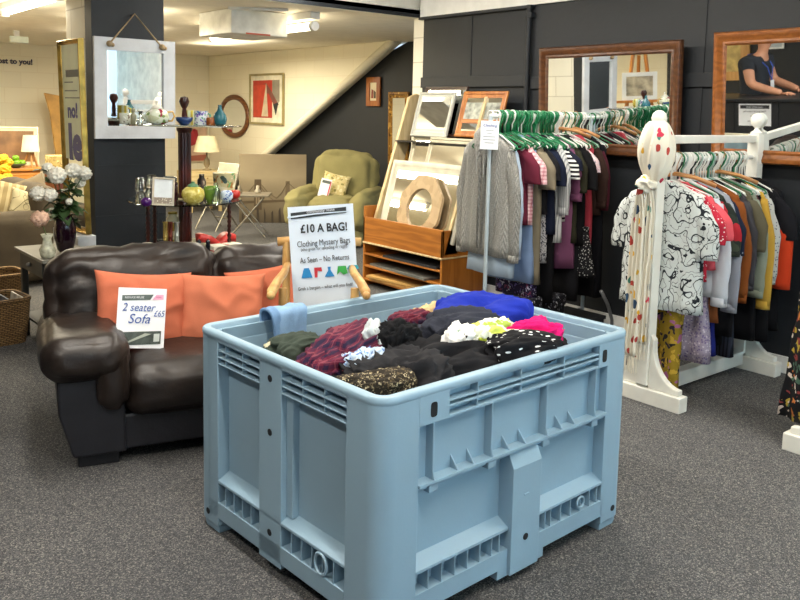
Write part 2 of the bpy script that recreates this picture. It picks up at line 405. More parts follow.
# front wall with the shop windows (behind the camera)
m = MB(); m.box(-1.1, 5.2, -3.2, -3.05, 0, .45); m.box(-1.1, 5.2, -3.2, -3.05, 2.45, 2.8)
for x in (-1.1, .45, 1.2, 4.95): m.box(x, x+.1 if x != .45 else 1.25, -3.2, -3.05, .45, 2.45)
struct(m.build('wall_front', WHITE))
for i, (x0, x1) in enumerate(((-1, .45), (1.3, 4.95))):
    m = MB(); m.box(x0, x1, -3.15, -3.14, .45, 2.45); g = struct(m.build('window_%d' % (i+1), GL))
    m = MB()
    for k in range(4):
        x = x0+(x1-x0-.05)*k/3; m.box(x, x+.05, -3.17, -3.1, .45, 2.45)
    struct(m.build('window_frame', WHITE, g))

# ------------------------------------------------------------------ ceiling fittings
TUBE = emit('#fff6e4', 22, 'fluorescent_tube'); TUBEW = emit('#fff0cc', 9, 'fluorescent_tube_warm')
def batten(x, y, z, lab, grp, em, L=1.5, label_obj=None):
    t = thing('ceiling_light', lab, 'light', (x, y, z), 0, grp)
    MB().box(-.05, .05, -L/2, L/2, -.05, 0).build('housing', WHITE, t, bevel=.006)
    m = MB(); m.cyl((0, -L/2+.03, -.075), (0, L/2-.03, -.075), .019, 12); m.build('tube', em, t, smooth=True)
    for s in (-1, 1): m = MB(); m.box(-.03, .03, s*L/2-.02, s*L/2+.02, -.1, -.03); m.build('end_cap', WHITE, t)
for i, (x, y) in enumerate(TUBE_F): batten(x, y, 2.78, 'white fluorescent batten light on the high front ceiling, above the frame', 'front shop ceiling lights', TUBE)  # the first batten only houses the added fill lamp
labs = ['glowing ceiling tube at the top left corner over the tweed sofa', '', 'ceiling tube at the rear of the back room, hidden behind the pillar', '', 'ceiling tube at the far left rear, seen only in the rack mirrors', 'ceiling tube hidden behind the pillar top, reflected in the rack mirrors', 'ceiling tube left of the pillar, seen only in the rack mirrors']
for (x, y), l in zip(TUBE_B, labs):
    if not l: continue
    batten(x, y, 2.425, l, None, TUBEW)
# white box unit hanging beneath the low ceiling with tubes either side
bx = thing('ceiling_box', 'white rectangular box unit hanging under the back room ceiling in front of a lit tube', 'ceiling unit', (3.40, 6.5, 2.425), 0)
m = MB(); m.box(.04, .60, 0, .62, -.215, -.005); m.build('housing', plain('#d2d2cc', .5), bx, bevel=.008)
m = MB(); m.box(.18, .42, -.006, .0, -.217, -.203); m.build('warning_strip', plain('#b5543c', .5), bx)
m = MB(); m.cyl((.0, -.02, -.012), (.42, -.3, -.014), .014, 8); m.build('conduit', WHITE, bx, smooth=True)
t = thing('ceiling_light', 'bright fluorescent tube passing behind the hanging white ceiling box', 'light', (4.1, 7.2, 2.3))
m = MB(); m.cyl((0, -.95, 0), (0, .95, 0), .034, 12); m.build('tube', TUBEW, t, smooth=True)
for s_ in (-1, 1): m = MB(); m.cyl((0, s_*.95, 0), (0, s_*1.0, 0), .042, 12); m.build('end_cap', WHITE, t, smooth=True)
m = MB(); m.box(-.05, .05, -1, 1, .06, .125); m.build('housing', WHITE, t, bevel=.005)
ex = thing('exit_light', 'small white box light under the back room ceiling above the wall writing', 'sign light', (2.78, 10.6, 2.33), 0)
m = MB(); m.box(-.07, .13, -.03, .03, -.045, .03); m.build('housing', plain('#dfeadf', .4), ex, bevel=.005)
m = MB(); m.box(-.03, .03, -.03, .03, .03, .1); m.build('bracket', WHITE, ex)
wt = text('wall_lettering', 'cost to you!', .106, plain('#2a2c4a', .6), None, (3.335, 12.885, 2.17), (PI/2, 0, 0), bold=.004); tag(wt, 'dark lettering reading cost to you! on the cream back wall', 'lettering')

# ================================================================== THE BIG BLUE-GREY BIN
PLAST = plain('#8ba7b9', .42, 0, .025, .03, 90, 3)
bn = thing('pallet_bin', 'large pale blue grey plastic pallet bin full of loose clothes', 'bin', (1.378, 1.737, 0), math.radians(2.67)); bn.scale = (1.05, 1.05, 1.0)
def rrect(x0, x1, y0, y1, r, n=6):
    out = []
    for cx, cy, a0 in ((x1-r, y1-r, 0), (x0+r, y1-r, 90), (x0+r, y0+r, 180), (x1-r, y0+r, 270)):
        for k in range(n+1): a = math.radians(a0+90*k/n); out.append((cx+r*math.cos(a), cy+r*math.sin(a)))
    return out
def loop(ins, z, r): return [(x, y, z) for x, y in rrect(ins, 1.2-ins, ins, 1.0-ins, max(r-ins, .02))]
R0 = .06
m = MB(); m.rings([loop(.0, .738, R0), loop(-.002, .742, R0), loop(-.002, .757, R0), loop(.003, .762, R0), loop(.026, .762, R0), loop(.031, .757, R0), loop(.033, .705, R0), loop(.052, .697, R0), loop(.054, .692, R0), loop(.056, .17, R0), loop(.056, .165, R0)], cap=False)
m.add(loop(.05, .165, R0), [tuple(range(28))]); m.build('rim_and_liner', PLAST, bn, smooth=True)
# corner posts
for sx in (0, 1):
    for sy in (0, 1):
        poly = []
        for k in range(9): a = PI+PI/2*k/8; poly.append((R0+R0*math.cos(a), R0+R0*math.sin(a)))
        poly += [(.14, 0), (.14, .045), (.05, .05), (.045, .146), (0, .146)]
        pts = [((1.2-x) if sx else x, (1.0-y) if sy else y) for x, y in poly]
        m = MB(); m.prism(pts, .03, .742, 'z')
        q = [((1.2-x) if sx else x, (1.0-y) if sy else y) for x, y in [(.008, .05), (.02, .02), (.05, .008), (.135, .008), (.135, .14), (.008, .14)]]
        m.prism(q, 0, .05, 'z'); m.build('corner_post', PLAST, bn, smooth=True, bevel=.003)
def long_face(M, nm, W=1.2):
    p = MB(); x0, x1 = .135, 1.065
    p.box(x0-.06, x1+.06, .044, .052, .12, .745, M)
    p.box(x0, x1, 0, .03, .062, .122, M)                         # apron
    p.prism([(0, .19), (0, .2), (.045, .226), (.045, .205)], x0, x1, 'x', M)   # sloping lip
    p.box(x0, x1, 0, .046, .118, .126, M)
    x = .2
    for x in [.195, .25, .305, .36, .415, .47, .505, .735, .765, .82, .875, .93, .985, 1.03]: p.box(x, x+.004, .002, .046, .124, .2, M)
    p.box(x1-.01, x1, 0, .046, .06, .742, M); p.box(x0, x0+.01, 0, .046, .06, .742, M)
    # centre post with a sloped head
    p.prism([(-.014, .035), (-.014, .405), (.012, .462), (.046, .465), (.046, .035)], .545, .685, 'x', M)
    p.box(.50, .73, 0, .03, .03, .066, M)
    p.box(.60, .625, -.016, -.013, .30, .305, M)
    w = MB(); w.box(.0, 0, 0, 0, 0, 0)
    p.build(nm, PLAST, bn, bevel=.0022)
    for x, z, r in ((.616, .15, .012), (1.133, .072, .012)):
        h = MB(); h.tube([M @ Vector((x, -.0155 if x < 1 else -.0012, z)), M @ Vector((x, 0, z))], r, 14)
        h.build('dark_hole_disc', plain('#12161c', .7), bn)  # near-black disc on the face paints the shade of a hole
    c = MB(); c.tube([M @ Vector((.93+.02*math.cos(a), .0, .162+.02*math.sin(a))) for a in [PI*2*i/18 for i in range(18)]], .004, 6, True); c.build('date_ring', PLAST, bn, smooth=True)
    # drop-down door
    d = MB(); d0, d1 = .143, 1.058
    d.box(d0, d1, .03, .043, .455, .742, M)
    for z, t in ((.735, .008), (.70, .006), (.682, .007), (.650, .009)): d.box(.262 if z < .72 else d0, 1.0 if z < .72 else d1, 0, .032, z, z+t, M)
    for a, b in ((d0, .262), (1.0, d1)): d.box(a, b, -.001, .032, .650, .742, M)
    for x in (.2, .449, .716, .986): d.box(x, x+.006, .0, .032, .47, .655, M)
    for x in (.38, .58, .80): d.box(x, x+.005, .0, .032, .655, .738, M)
    d.box(d0, d1, -.008, .032, .462, .473, M); d.box(d0, d1, .006, .04, .448, .456, M)
    for x in (.30, .37, .53, .61, .80, .87): d.prism([(-.006, .472), (.03, .472), (.03, .515)], x, x+.005, 'x', M)
    for x in (.2, .449, .716, .986): d.prism([(-.008, .472), (.0, .472), (.0, .50)], x, x+.006, 'x', M)
    for x in (.185, .435, .70, .97): d.box(x, x+.035, -.004, .03, .436, .464, M)
    o = d.build('drop_door', PLAST, bn, bevel=.0018)
    for x in (.199, 1.032):
        q = MB()
        rr = [(x+.013*math.copysign(abs(math.cos(a))**.5, math.cos(a)), .692+.023*math.copysign(abs(math.sin(a))**.5, math.sin(a))) for a in [2*PI*i/20 for i in range(20)]]
        q.prism(rr, -.0022, .0, 'y', M)
        q.build('dark_slot_plate', plain('#0d1014', .7), o)  # near-black plate paints the shade inside a slot, nothing is cut
long_face(Matrix.Identity(4), 'long_side'); long_face(T(1.2, 1.0, 0) @ RZ(PI), 'long_side')
def short_face(M):
    p = MB(); y0, y1 = .146, .918
    p.box(.044, .052, .08, .92, .12, .745, M)
    p.box(0, .03, y0, y1, .064, .123, M); p.box(0, .046, .467, .592, .045, .742, M)
    p.prism([(0, .2), (0, .21), (.045, .236), (.045, .215)], y0, y1, 'y', M) 
    p.box(0, .046, y0, y1, .118, .126, M); p.box(0, .02, y0-.01, y1+.01, .728, .742, M)
    p.box(0, .046, y1-.01, y1+.002, .06, .742, M)
    for a, b in ((y0, .467), (.592, y1)):
        for z in (.648, .672, .698): p.box(.0, .046, a, b, z, z+.006, M)
        w = (b-a)/3
        for k in (1, 2): p.box(.004, .046, a+w*k-.002, a+w*k+.003, .648, .735, M)
        n = 6
        for k in range(1, n): p.box(.002, .046, a+(b-a)*k/n-.002, a+(b-a)*k/n+.002, .124, .203, M)
        p.box(.02, .046, b-.035, b, .23, .645, M)
    p.build('short_side', PLAST, bn, bevel=.0022)
    for y, z in ((.53, .684), (.53, .5), (.53, .15), (.925, .066)):
        h = MB(); h.tube([M @ Vector((-.0012, y, z)), M @ Vector((.002, y, z))], .012, 14); h.build('dark_hole_disc', plain('#12161c', .7), bn)  # surface discs, hole shade put into their dark colour
    c = MB(); c.tube([M @ Vector((.002, .258+.028*math.cos(a), .163+.034*math.sin(a))) for a in [PI*2*i/20 for i in range(20)]], .006, 6, True); c.build('date_ring', PLAST, bn, smooth=True)
short_face(Matrix.Identity(4)); short_face(T(1.2, 1.0, 0) @ RZ(PI))
MB().box(.06, 1.14, .06, .94, .13, .165).build('bin_floor', PLAST, bn)

# ------------------------------------------------------------------ loose clothes in the bin
def heap(name, label, mat, cx, cy, zt, sx, sy, sz, rz=0, fold=.22, fr=2.2, st=(1, 2.6, 1), seed=0, sub=5, cat='clothing', sharp=1.0):
    bm = bmesh.new(); bmesh.ops.create_icosphere(bm, subdivisions=sub, radius=1)
    for v in bm.verts:
        p = v.co.copy(); sd = Vector((seed*3.7, seed*1.9, seed*5.3))
        q = Vector((p.x*st[0], p.y*st[1], p.z*st[2]*1.2))*fr*.5+sd
        w = noise.noise_vector(q*.9)*.7; n1 = noise.noise(q+w); n2 = noise.noise((q+w*1.6)*2.3+Vector((9, 4, 1))); n3 = noise.noise((q+w)*5.1)
        r = 1+fold*((.35-abs(n1)*1.7)*sharp+(.2-abs(n2))*.38+n3*.03)
        r += .25*noise.noise(p*1.3+sd)
        e = Vector((math.copysign(abs(p.x)**.85, p.x), math.copysign(abs(p.y)**.85, p.y), math.copysign(abs(p.z)**.7, p.z)))
        v.co = Vector((e.x*sx*r, e.y*sy*r, e.z*sz*(.75+.25*r)+sz*(r-1)*.9*(1 if p.z > 0 else 0)))
    me = bpy.data.meshes.new(name); bm.to_mesh(me); bm.free(); me.materials.append(mat)
    me.polygons.foreach_set('use_smooth', [True]*len(me.polygons))
    o = bpy.data.objects.new(name, me); COL.objects.link(o); o.location = (cx, cy, zt-sz); o.rotation_euler = (0, 0, rz)
    return tag(o, label, cat, 'loose clothes in the bin')
def hp(name, label, mat, px, py, z, *a, **k): c = aZ(px, py, z); return heap(name, label, mat, c.x, c.y, z+.03, *a, **k)
BLACK = fabric('#1c1c1f', .15)
hp('black_jacket', 'crumpled black jacket lying across the front of the bin', BLACK, 440, 352, .74, .30, .16, .11, -.25, .30, 2.6, seed=2)
hp('black_jacket_sleeve', 'black cloth bundle with a deep curled fold, at the near middle of the bin', fabric('#232326', .15), 398, 362, .75, .16, .17, .10, .9, .34, 2.8, seed=11)
hp('plaid_shirt', 'burgundy and navy plaid shirt heaped at the left of the bin', plaid('#5e2036', '#241a34', '#7c414c', 34), 352, 343, .76, .27, .13, .10, .55, .28, 2.4, seed=5)
hp('plaid_shirt_sleeve', 'burgundy plaid sleeve bundle beside the pale blue floral cloth', plaid('#662338', '#2b1c36', '#824650', 34), 335, 358, .74, .14, .10, .09, .3, .3, 2.4, seed=8)
hp('blue_sweatshirt', 'royal blue sweatshirt, topmost of the pile at the back', fabric('#1d2f9c', .12, bump=.3), 482, 302, .82, .20, .14, .12, -.35, .2, 1.8, seed=4)
hp('navy_cardigan', 'dark slate knitted garment just below the blue sweatshirt', fabric('#31343f', .15), 468, 320, .80, .18, .10, .09, -.3, .25, 2.4, seed=9)
hp('lime_print_top', 'lime green and white print top in the middle of the pile', spots('#e7ecd8', ['#c8d84a', '#d9e36a', '#f2f2ea', '#9fb54a'], 22, .55, .12), 497, 330, .79, .12, .075, .06, .1, .3, 2.6, seed=13)
hp('white_print_top', 'white top with a dark print, left of the lime green one', spots('#eeeeea', ['#3a4a42', '#222222', '#8aa890'], 26, .3, .1, frac=.4), 462, 334, .79, .075, .06, .06, .5, .3, 2.6, seed=14)
hp('pink_top', 'hot pink garment at the right rear of the pile', fabric('#d4186c', .1), 527, 330, .78, .15, .06, .06, -.2, .35, 2.8, seed=17)
hp('dash_print_dress', 'black dress with small white dashes at the right of the pile', spots('#141418', ['#e8e8e8'], 60, .24, .0, (.35, 1, 1), frac=.85), 524, 342, .775, .15, .075, .06, -.35, .22, 2.4, seed=19)
hp('black_trousers', 'plain black trousers at the right edge of the bin', fabric('#18181a', .1), 545, 344, .70, .10, .07, .06, -.3, .25, 2.4, seed=23)
hp('white_denim_jeans', 'rolled pale bleached denim lying on the plaid shirt', fabric('#b9c2c4', .14), 376, 331, .79, .085, .05, .065, .9, .2, 2.4, seed=26)
hp('black_scarf', 'black cloth loop behind the rolled bleached denim', fabric('#161618', .1), 398, 330, .80, .08, .06, .065, .1, .35, 2.8, seed=27)
hp('floral_blouse', 'pale blue and white floral cloth between the plaid shirt and the black jacket', spots('#b9cde4', ['#6f8fc4', '#e9eef5', '#4d6aa8'], 40, .42, .1), 360, 359, .745, .10, .07, .06, .6, .3, 2.8, seed=29)
hp('brown_knit_jumper', 'speckled dark brown knit at the near corner of the bin', spots('#2a241c', ['#8c7f63', '#5c4f38', '#b5a888'], 90, .38, .05), 374, 381, .735, .13, .07, .05, -.4, .18, 3, seed=31)
hp('olive_top', 'dark olive garment by the draped denim', fabric('#39423a', .12), 293, 343, .72, .13, .08, .06, .3, .22, 2.4, seed=33)
hp('cream_top', 'cream cloth tucked at the left wall of the bin', fabric('#c9c3a6', .1), 282, 348, .70, .07, .05, .04, .3, .2, 2.4, seed=35)
hp('tan_jumper', 'tan cloth against the back of the bin beside the blue sweatshirt', fabric('#cbb184', .1), 436, 312, .77, .07, .08, .07, .3, .25, 2.4, seed=37)
hp('maroon_cloth', 'maroon cloth strip left of the tan jumper', plaid('#5e1c2e', '#2a1a30', '#7c3c46', 30), 415, 320, .77, .12, .07, .06, .2, .3, 2.4, seed=39)
# the lower layer that fills the bin
for i, (x, y, sx, sy, z, c, l) in enumerate((( .33, .30, .27, .25, .60, '#26262b', 'near left'), (.80, .30, .32, .24, .60, '#1f2126', 'near right'), (.35, .70, .28, .24, .60, '#3a2230', 'far left'), (.85, .70, .28, .22, .62, '#2b2d36', 'far right'))):
    p = bn.matrix_basis @ Vector((0, 0, 0)); a = math.radians(2.67)
    wx = 1.405+x*math.cos(a)-y*math.sin(a); wy = 1.754+x*math.sin(a)+y*math.cos(a)
    heap('folded_clothes', 'dark crumpled clothes low down in the %s quarter of the bin' % l, fabric(c, .12), wx, wy, z+.04, sx*.85, sy*.85, .20, 0, .08, 2.2, seed=50+i, sub=4)
# denim garment draped over the back-left rim
bin_M = T(1.405, 1.754, 0) @ RZ(math.radians(2.67))
dn = thing('denim_jeans', 'faded blue denim garment draped over the far rim of the bin', 'jeans', (0, 0, 0))
def drape(name, mat, parent, u0, u1, n=24, thick=.006, seed=1, inlen=.16, outlen=.10, ytop=.985):
    prof_ = []
    for k in range(9): prof_.append((ytop-.065-.01*(8-k)/8, .765-inlen*(1-k/8)))
    for k in range(1, 7): a = PI-PI*k/6; prof_.append((ytop-.0325+.04*math.cos(a)*1.0, .765+.022*math.sin(a)+.004))
    for k in range(1, 7): prof_.append((ytop+.012, .765-outlen*k/6))
    vs = []; fs = []; W = len(prof_)
    for i in range(n+1):
        u = u0+(u1-u0)*i/n
        for j, (y, z) in enumerate(prof_):
            w = .012*noise.noise(Vector((u*16, z*4, seed)))+.006*noise.noise(Vector((u*40, z*9, seed)))
            vs.append(Vector((u+.015*noise.noise(Vector((z*8, seed, 2)))+(j < 9)*(8-j)*.002, y-abs(w)-.004 if j < 9 else y+abs(w)*.5, z+.006+abs(w)*.8)))
    for i in range(n):
        for j in range(W-1): a = i*W+j; fs.append((a, a+1, a+W+1, a+W))
    mb = MB(); mb.add(vs, fs, bin_M); o = mb.build(name, mat, parent, smooth='all')
    s = o.modifiers.new('thick', 'SOLIDIFY'); s.thickness = thick; s.offset = 0; return o
DENIM = fabric('#86a6c8', .16, sc=300, bump=.35)
drape('cloth', DENIM, dn, .245, .385, inlen=.25)
drape('waistband', fabric('#6f8fb4', .12), dn, .225, .262, 8, .012, 3, .255, .1, .984)
for k in range(3): m = MB(); c = bin_M @ Vector((.24, .898, .70-.035*k)); m.sphere(c, .006, 5); m.build('button', plain('#3a4048', .4, .6), dn)

# ================================================================== SOFA
LEA = None
def m_leather(c1, c2, key):
    s = NT(key); v = s.coord(); f = s.noise(v, 5, 4, .6); g = s.noise(v, 120, 3)
    s.l(s.ramp(f, [(.3, c1), (.72, c2)]), s.b.inputs['Base Color']); s.bump(s.math('ADD', s.math('MULTIPLY', g, .25), s.noise(v, 14, 4)), .22, .012)
    return fin(s, key, .42, 0, .45)
LEA = m_leather('#171211', '#2b2019', 'brown_leather'); LEAD = m_leather('#1b1b20', '#26262c', 'black_leatherette')
sf = thing('leather_sofa', 'dark brown leather two seater sofa with orange cushions behind the bin', 'sofa', (1.11, 3.48, 0), math.radians(-15))
S0 = Matrix.Identity(4); SM = T(1.11, 3.48, 0) @ RZ(math.radians(-15))
def arm(xo, xi, sgn):
    m = MB(); poly = [(xi, .055), (xi-.01*sgn, .46), (xo+sgn*.04, .46), (xo+sgn*.045, .25), (xo+sgn*.10, .055)]
    m.prism(poly, 0.0, .80, 'y'); m.build('arm_panel', LEAD, sf, bevel=.012)
    softobj('arm_pad', LEA, sf, T((xo+xi)/2, .36, .478) @ RX(-.05), abs(xi-xo)+.03, .86, .19, .085, 20, .012, .004, 11, 3+sgn)
    softobj('arm_front_pad', LEA, sf, T(xi-sgn*.055, -.012, .405), .12, .09, .27, .045, 8, .01, .003, 9, 6)
arm(-.12, .20, 1); arm(1.46, 1.17, -1)
m = MB(); m.box(.1, 1.27, .02, .8, .06, .22); m.build('base', LEAD, sf, bevel=.012)
m = MB(); m.box(.0, 1.32, .66, .86, .2, .70); m.build('back_panel', LEAD, sf, bevel=.03)
for i, (a, b) in enumerate(((.205, .685), (.685, 1.165))):
    softobj('seat_cushion', LEA, sf, T((a+b)/2, .29, .325), b-a+.01, .66, .23, .075, 18, .02, .003, 8, 20+i)
for i, (a, b, zt) in enumerate(((-.07, .70, .845), (.69, 1.23, .81))):
    softobj('back_cushion', LEA, sf, T((a+b)/2, .645, (zt+.40)/2) @ RX(-.16), b-a+.02, .25, zt-.40, .10, 24, .03, .010, 7.5, 31+i)
for x in (.0, 1.17):
    for y in (.03, .68): m = MB(); m.box(x, x+.17, y, y+.1, 0, .06); m.build('foot', plain('#15151a', .5), sf, bevel=.006)
ORG = fabric('#b9674c', .07, bump=.3)
ORG2 = fabric('#bd6e52', .06, bump=.3)
def put_cushion(label, u, v, z, w, h, t, rot, seed, mat):
    o = pillow('cushion', mat, w, h, t, seed, .016); o.location = SM @ Vector((u, v, z)); o.rotation_euler = (rot[0], rot[1], rot[2]+math.radians(-15))
    return tag(o, label, 'cushion', 'orange sofa cushions')
put_cushion('orange cushion at the sofa arm with the price sign in front of it', .325, .40, .585, .46, .385, .14, (-.30, .10, .06), 1, ORG)
put_cushion('orange cushion in the middle of the sofa, overlapping its neighbour', .70, .37, .575, .43, .35, .14, (-.33, .03, -.16), 2, ORG2)
put_cushion('rust orange cushion at the right end of the sofa behind the wooden chair', 1.0, .47, .575, .48, .37, .12, (-.25, -.12, .0), 3, ORG)
# paper sign on the sofa
PAPER = plain('#eef0f4', .35, 0, .01); INK = plain('#23262c', .6); INKB = plain('#2c4f9e', .6); GREY = plain('#55605c', .5)
def paper(name, label, cat, w, h, loc, rot, mat=PAPER, bend=0):
    t = thing(name, label, cat, loc, 0, None, rot); m = MB(); n = 10; vs = []; fs = []
    for y in (0, .0015):
        for i in range(n+1):
            u = i/n; 
            for z in (0, h): vs.append((-w/2+w*u, y+bend*((2*u-1)**2), z))
    for b in (0, 2*(n+1)):
        for i in range(n): a = b+2*i; fs.append((a, a+2, a+3, a+1))
    for i in range(n):
        a = 2*i; b = a+2*(n+1); fs.append((a, a+2, b+2, b)); fs.append((a+1, a+3, b+3, b+1))
    m.add(vs, fs); m.build('sheet', mat, t); return t
c = SM @ Vector((.28, .19, .462))
ss = paper('price_sign', 'white handwritten sign reading 2 seater sofa 65 leaning on the orange cushion', 'sign', .215, .275, c, (-.26, .10, math.radians(-17)))
f = -.0025
def block(name, poly, mat, par, y=-.001): m = MB(); m.prism(poly, y-.0006, y, 'y'); return m.build(name, mat, par)
block('header_band', [(-.09, .215), (.035, .222), (.05, .247), (-.09, .24)], GREY, ss)
block('pink_flag', [(.045, .222), (.095, .224), (.095, .248), (.062, .247)], plain('#e6a9c4', .6), ss)
block('photo_panel', [(-.085, .012), (.092, .02), (.092, .08), (-.085, .072)], plain('#3f4843', .5, 0, .3, 0, 60, 30), ss)
block('photo_stripe', [(-.075, .02), (-.06, .02), (.05, .066), (.02, .068)], plain('#aab0a4', .5), ss, -.0018)
block('photo_badge', [(.06, .03), (.086, .032), (.086, .068), (.06, .066)], plain('#c9d0cc', .5), ss, -.0018)
text('header_text', 'REDUCE REUSE', .0125, PAPER, ss, (-.035, f, .231), (PI/2, -.03, 0))
text('flag_text', 'now', .014, plain('#b8447c', .6), ss, (.073, f, .236), (PI/2, 0, 0))
text('handwriting', '2 seater', .052, INKB, ss, (-.015, f, .185), (PI/2, 0, 0), sx=.85, shear=.25)
text('handwriting', 'Sofa', .062, INKB, ss, (-.01, f, .132), (PI/2, 0, 0), sx=.95, shear=.25)
text('handwriting', '£65', .04, INKB, ss, (.078, f, .158), (PI/2, 0, 0), sx=.8, shear=.2)

# ================================================================== WOODEN ARMCHAIR WITH THE POSTER
PINE = wood('#b98a4e', '#d2a868', 'z', .4); PINEX = wood('#b98a4e', '#d2a868', 'x', .4)
ch = thing('wooden_armchair', 'light wooden armchair behind the bin holding the white poster', 'chair', (2.01, 2.99, 0), math.radians(-34))
m = MB(); m.box(-.17, .17, -.14, .13, .46, .49); m.build('seat', PINEX, ch, bevel=.012)
for s_ in (-1, 1):
    m = MB(); m.tube([(s_*.145, -.11, 0), (s_*.15, -.11, .42), (s_*.155, -.08, .80)], [.016, .02, .018], 10); m.build('front_leg', PINE, ch, smooth=True)
    m = MB(); m.tube([(s_*.15, .12, 0), (s_*.15, .12, .48), (s_*.15, .15, .965)], [.016, .02, .017], 10); m.build('rear_leg', PINE, ch, smooth=True)
    m = MB(); m.tube([(s_*.20, -.185, .787), (s_*.198, -.15, .80), (s_*.18, -.08, .825), (s_*.155, .02, .845), (s_*.145, .14, .86)], [.016, .022, .02, .018, .016], 12); m.sphere((s_*.20, -.185, .79), .018, 8); m.build('armrest', PINEX, ch, smooth='all')
m = MB(); m.tube([(-.19, .15, .965), (-.1, .16, .97), (.1, .16, .97), (.19, .15, .965)], .02, 12); m.build('top_rail', PINEX, ch, smooth='all')
for x in (-.07, 0, .07): m = MB(); m.cyl((x, .13, .48), (x, .16, .96), .008, 8); m.build('back_spindle', PINE, ch, smooth=True)
m = MB(); m.cyl((-.15, -.11, .2), (.15, -.11, .2), .011, 8); m.build('stretcher', PINE, ch, smooth=True)
CHM = T(2.01, 2.99, 0) @ RZ(math.radians(-34)); c = CHM @ Vector((.035, .085, .685))
po = paper('poster', 'white poster reading £10 a bag clothing mystery bags standing on the wooden chair', 'poster', .295, .455, c, (-.05, -.075, math.radians(-36)), plain('#dfe9f4', .3, 0, .01))
f = -.0045
block('header_band', [(-.135, .40), (.115, .415), (.115, .442), (-.135, .428)], plain('#2c3236', .5), po, -.003)
block('header_curl', [(-.15, .405), (-.02, .416), (.13, .419), (.13, .424), (-.02, .422), (-.15, .413)], plain('#cfdbe6', .3), po, -.0055)
text('header_text', 'community reuse', .018, PAPER, po, (0, f, .431), (PI/2, -.05, 0))
text('headline', '£10 A BAG!', .052, INK, po, (.01, f, .352), (PI/2, 0, 0), sx=.82, bold=.0012)
text('body_text', 'Clothing Mystery Bags', .038, INK, po, (.005, f, .287), (PI/2, -.03, 0), sx=.70)
text('body_text', '(also great for upcycling or rags!)', .020, INK, po, (.005, f, .262), (PI/2, -.03, 0), sx=.78)
text('body_text', 'As Seen – No Returns', .036, INK, po, (.005, f, .212), (PI/2, -.02, 0), sx=.68)
text('body_text', 'Grab a bargain – what will you find?', .022, INK, po, (0, f, .085), (PI/2, -.03, 0), sx=.78)
BLU = plain('#2a86c4', .5); RED = plain('#c8323c', .5); GRN = plain('#3aa24a', .5)
block('blue_dress', [(-.105, .13), (-.055, .13), (-.065, .165), (-.07, .175), (-.09, .175), (-.095, .165)], BLU, po, -.004)
block('red_shirt', [(-.045, .13), (-.033, .13), (-.03, .16), (-.01, .155), (-.012, .175), (-.045, .175)], RED, po, -.004)
block('blue_skirt', [(0, .13), (.045, .13), (.028, .16), (.03, .175), (.015, .175), (.018, .16)], BLU, po, -.004)
block('green_shirt', [(.055, .135), (.07, .15), (.085, .135), (.105, .14), (.098, .175), (.062, .175)], GRN, po, -.004)
block('teal_shirt', [(.115, .13), (.145, .13), (.145, .155), (.158, .16), (.15, .175), (.112, .175), (.102, .16), (.115, .155)], plain('#2a9ab0', .5), po, -.004)

# ================================================================== PILLAR MIRRORS
DIST = plain('#c9ccd0', .55, 0, .05, .1, 60)
wf, g_ = framed('wall_mirror', 'square mirror in a wide white painted frame hung by rope on the dark pillar', 'mirror', .585, .70, .088, .03, DIST, MIR, 'flat', (2.30, PY0-.022, 1.335), (.02, 0, 0))
ROPE = plain('#9c8664', .9, 0, .2, .4, 200)
for s in (-1, 1):
    m = MB(); m.sphere((s*.19, -.04, .655), .022, 7); m.sphere((s*.19+.02, -.042, .648), .015, 6); m.build('rope_knot', ROPE, wf, smooth='all')
m = MB(); m.tube([(-.185, -.036, .66), (0, -.012, .875), (.185, -.036, .66)], .006, 8); m.build('rope', ROPE, wf, smooth=True)
nl = MB(); nl.cyl((2.30, PY0-.03, 2.205), (2.30, PY0+.01, 2.205), .005, 8); tag(nl.build('nail', plain('#777777', .3, 1)), 'nail holding the rope of the white framed mirror on the dark pillar', 'nail')
GOLD = plain('#a58640', .32, .85, .2, .15, 40, 12)
gm = thing('tall_mirror', 'tall narrow gold framed mirror with purple lettering beside the pillar', 'mirror', (1.975, 6.02, .66), 0, None, (.02, 0, math.radians(-87)))
frame_mb(.40, 1.36, prof(.034, .04, 'ogee')).build('frame', GOLD, gm, smooth=True)
m = MB(); m.box(-.165, .165, -.016, -.001, .045, 1.315); m.build('mirror_glass', MIR, gm)
PUR = plain('#2f2f7a', .5)
m = MB(); m.box(-.165, .165, -.019, -.0165, .52, 1.325); m.build('printed_sheet', plain('#d8e0c6', .5, 0, .03), gm)
m = MB(); m.box(-.10, .13, -.0205, -.019, 1.1, 1.15); m.build('dark_label', plain('#2a3034', .5), gm)
text('lettering', 'no!', .14, PUR, gm, (.0, -.0205, .86), bold=.006)
text('lettering', 'le', .34, PUR, gm, (.02, -.0205, .63), bold=.016)
for z in (1.06, 1.0, .95): m = MB(); m.box(-.13, .1-(z-1)*1.2, -.0205, -.019, z, z+.008); m.build('small_print', plain('#667066', .5), gm)
pn = MB(); pn.box(1.88, 2.01, 5.80, 6.35, 0, .655); tag(pn.build('plinth', plain('#cfd2d6', .6), bevel=.008), 'plain white box plinth under the gold framed mirror', 'plinth')

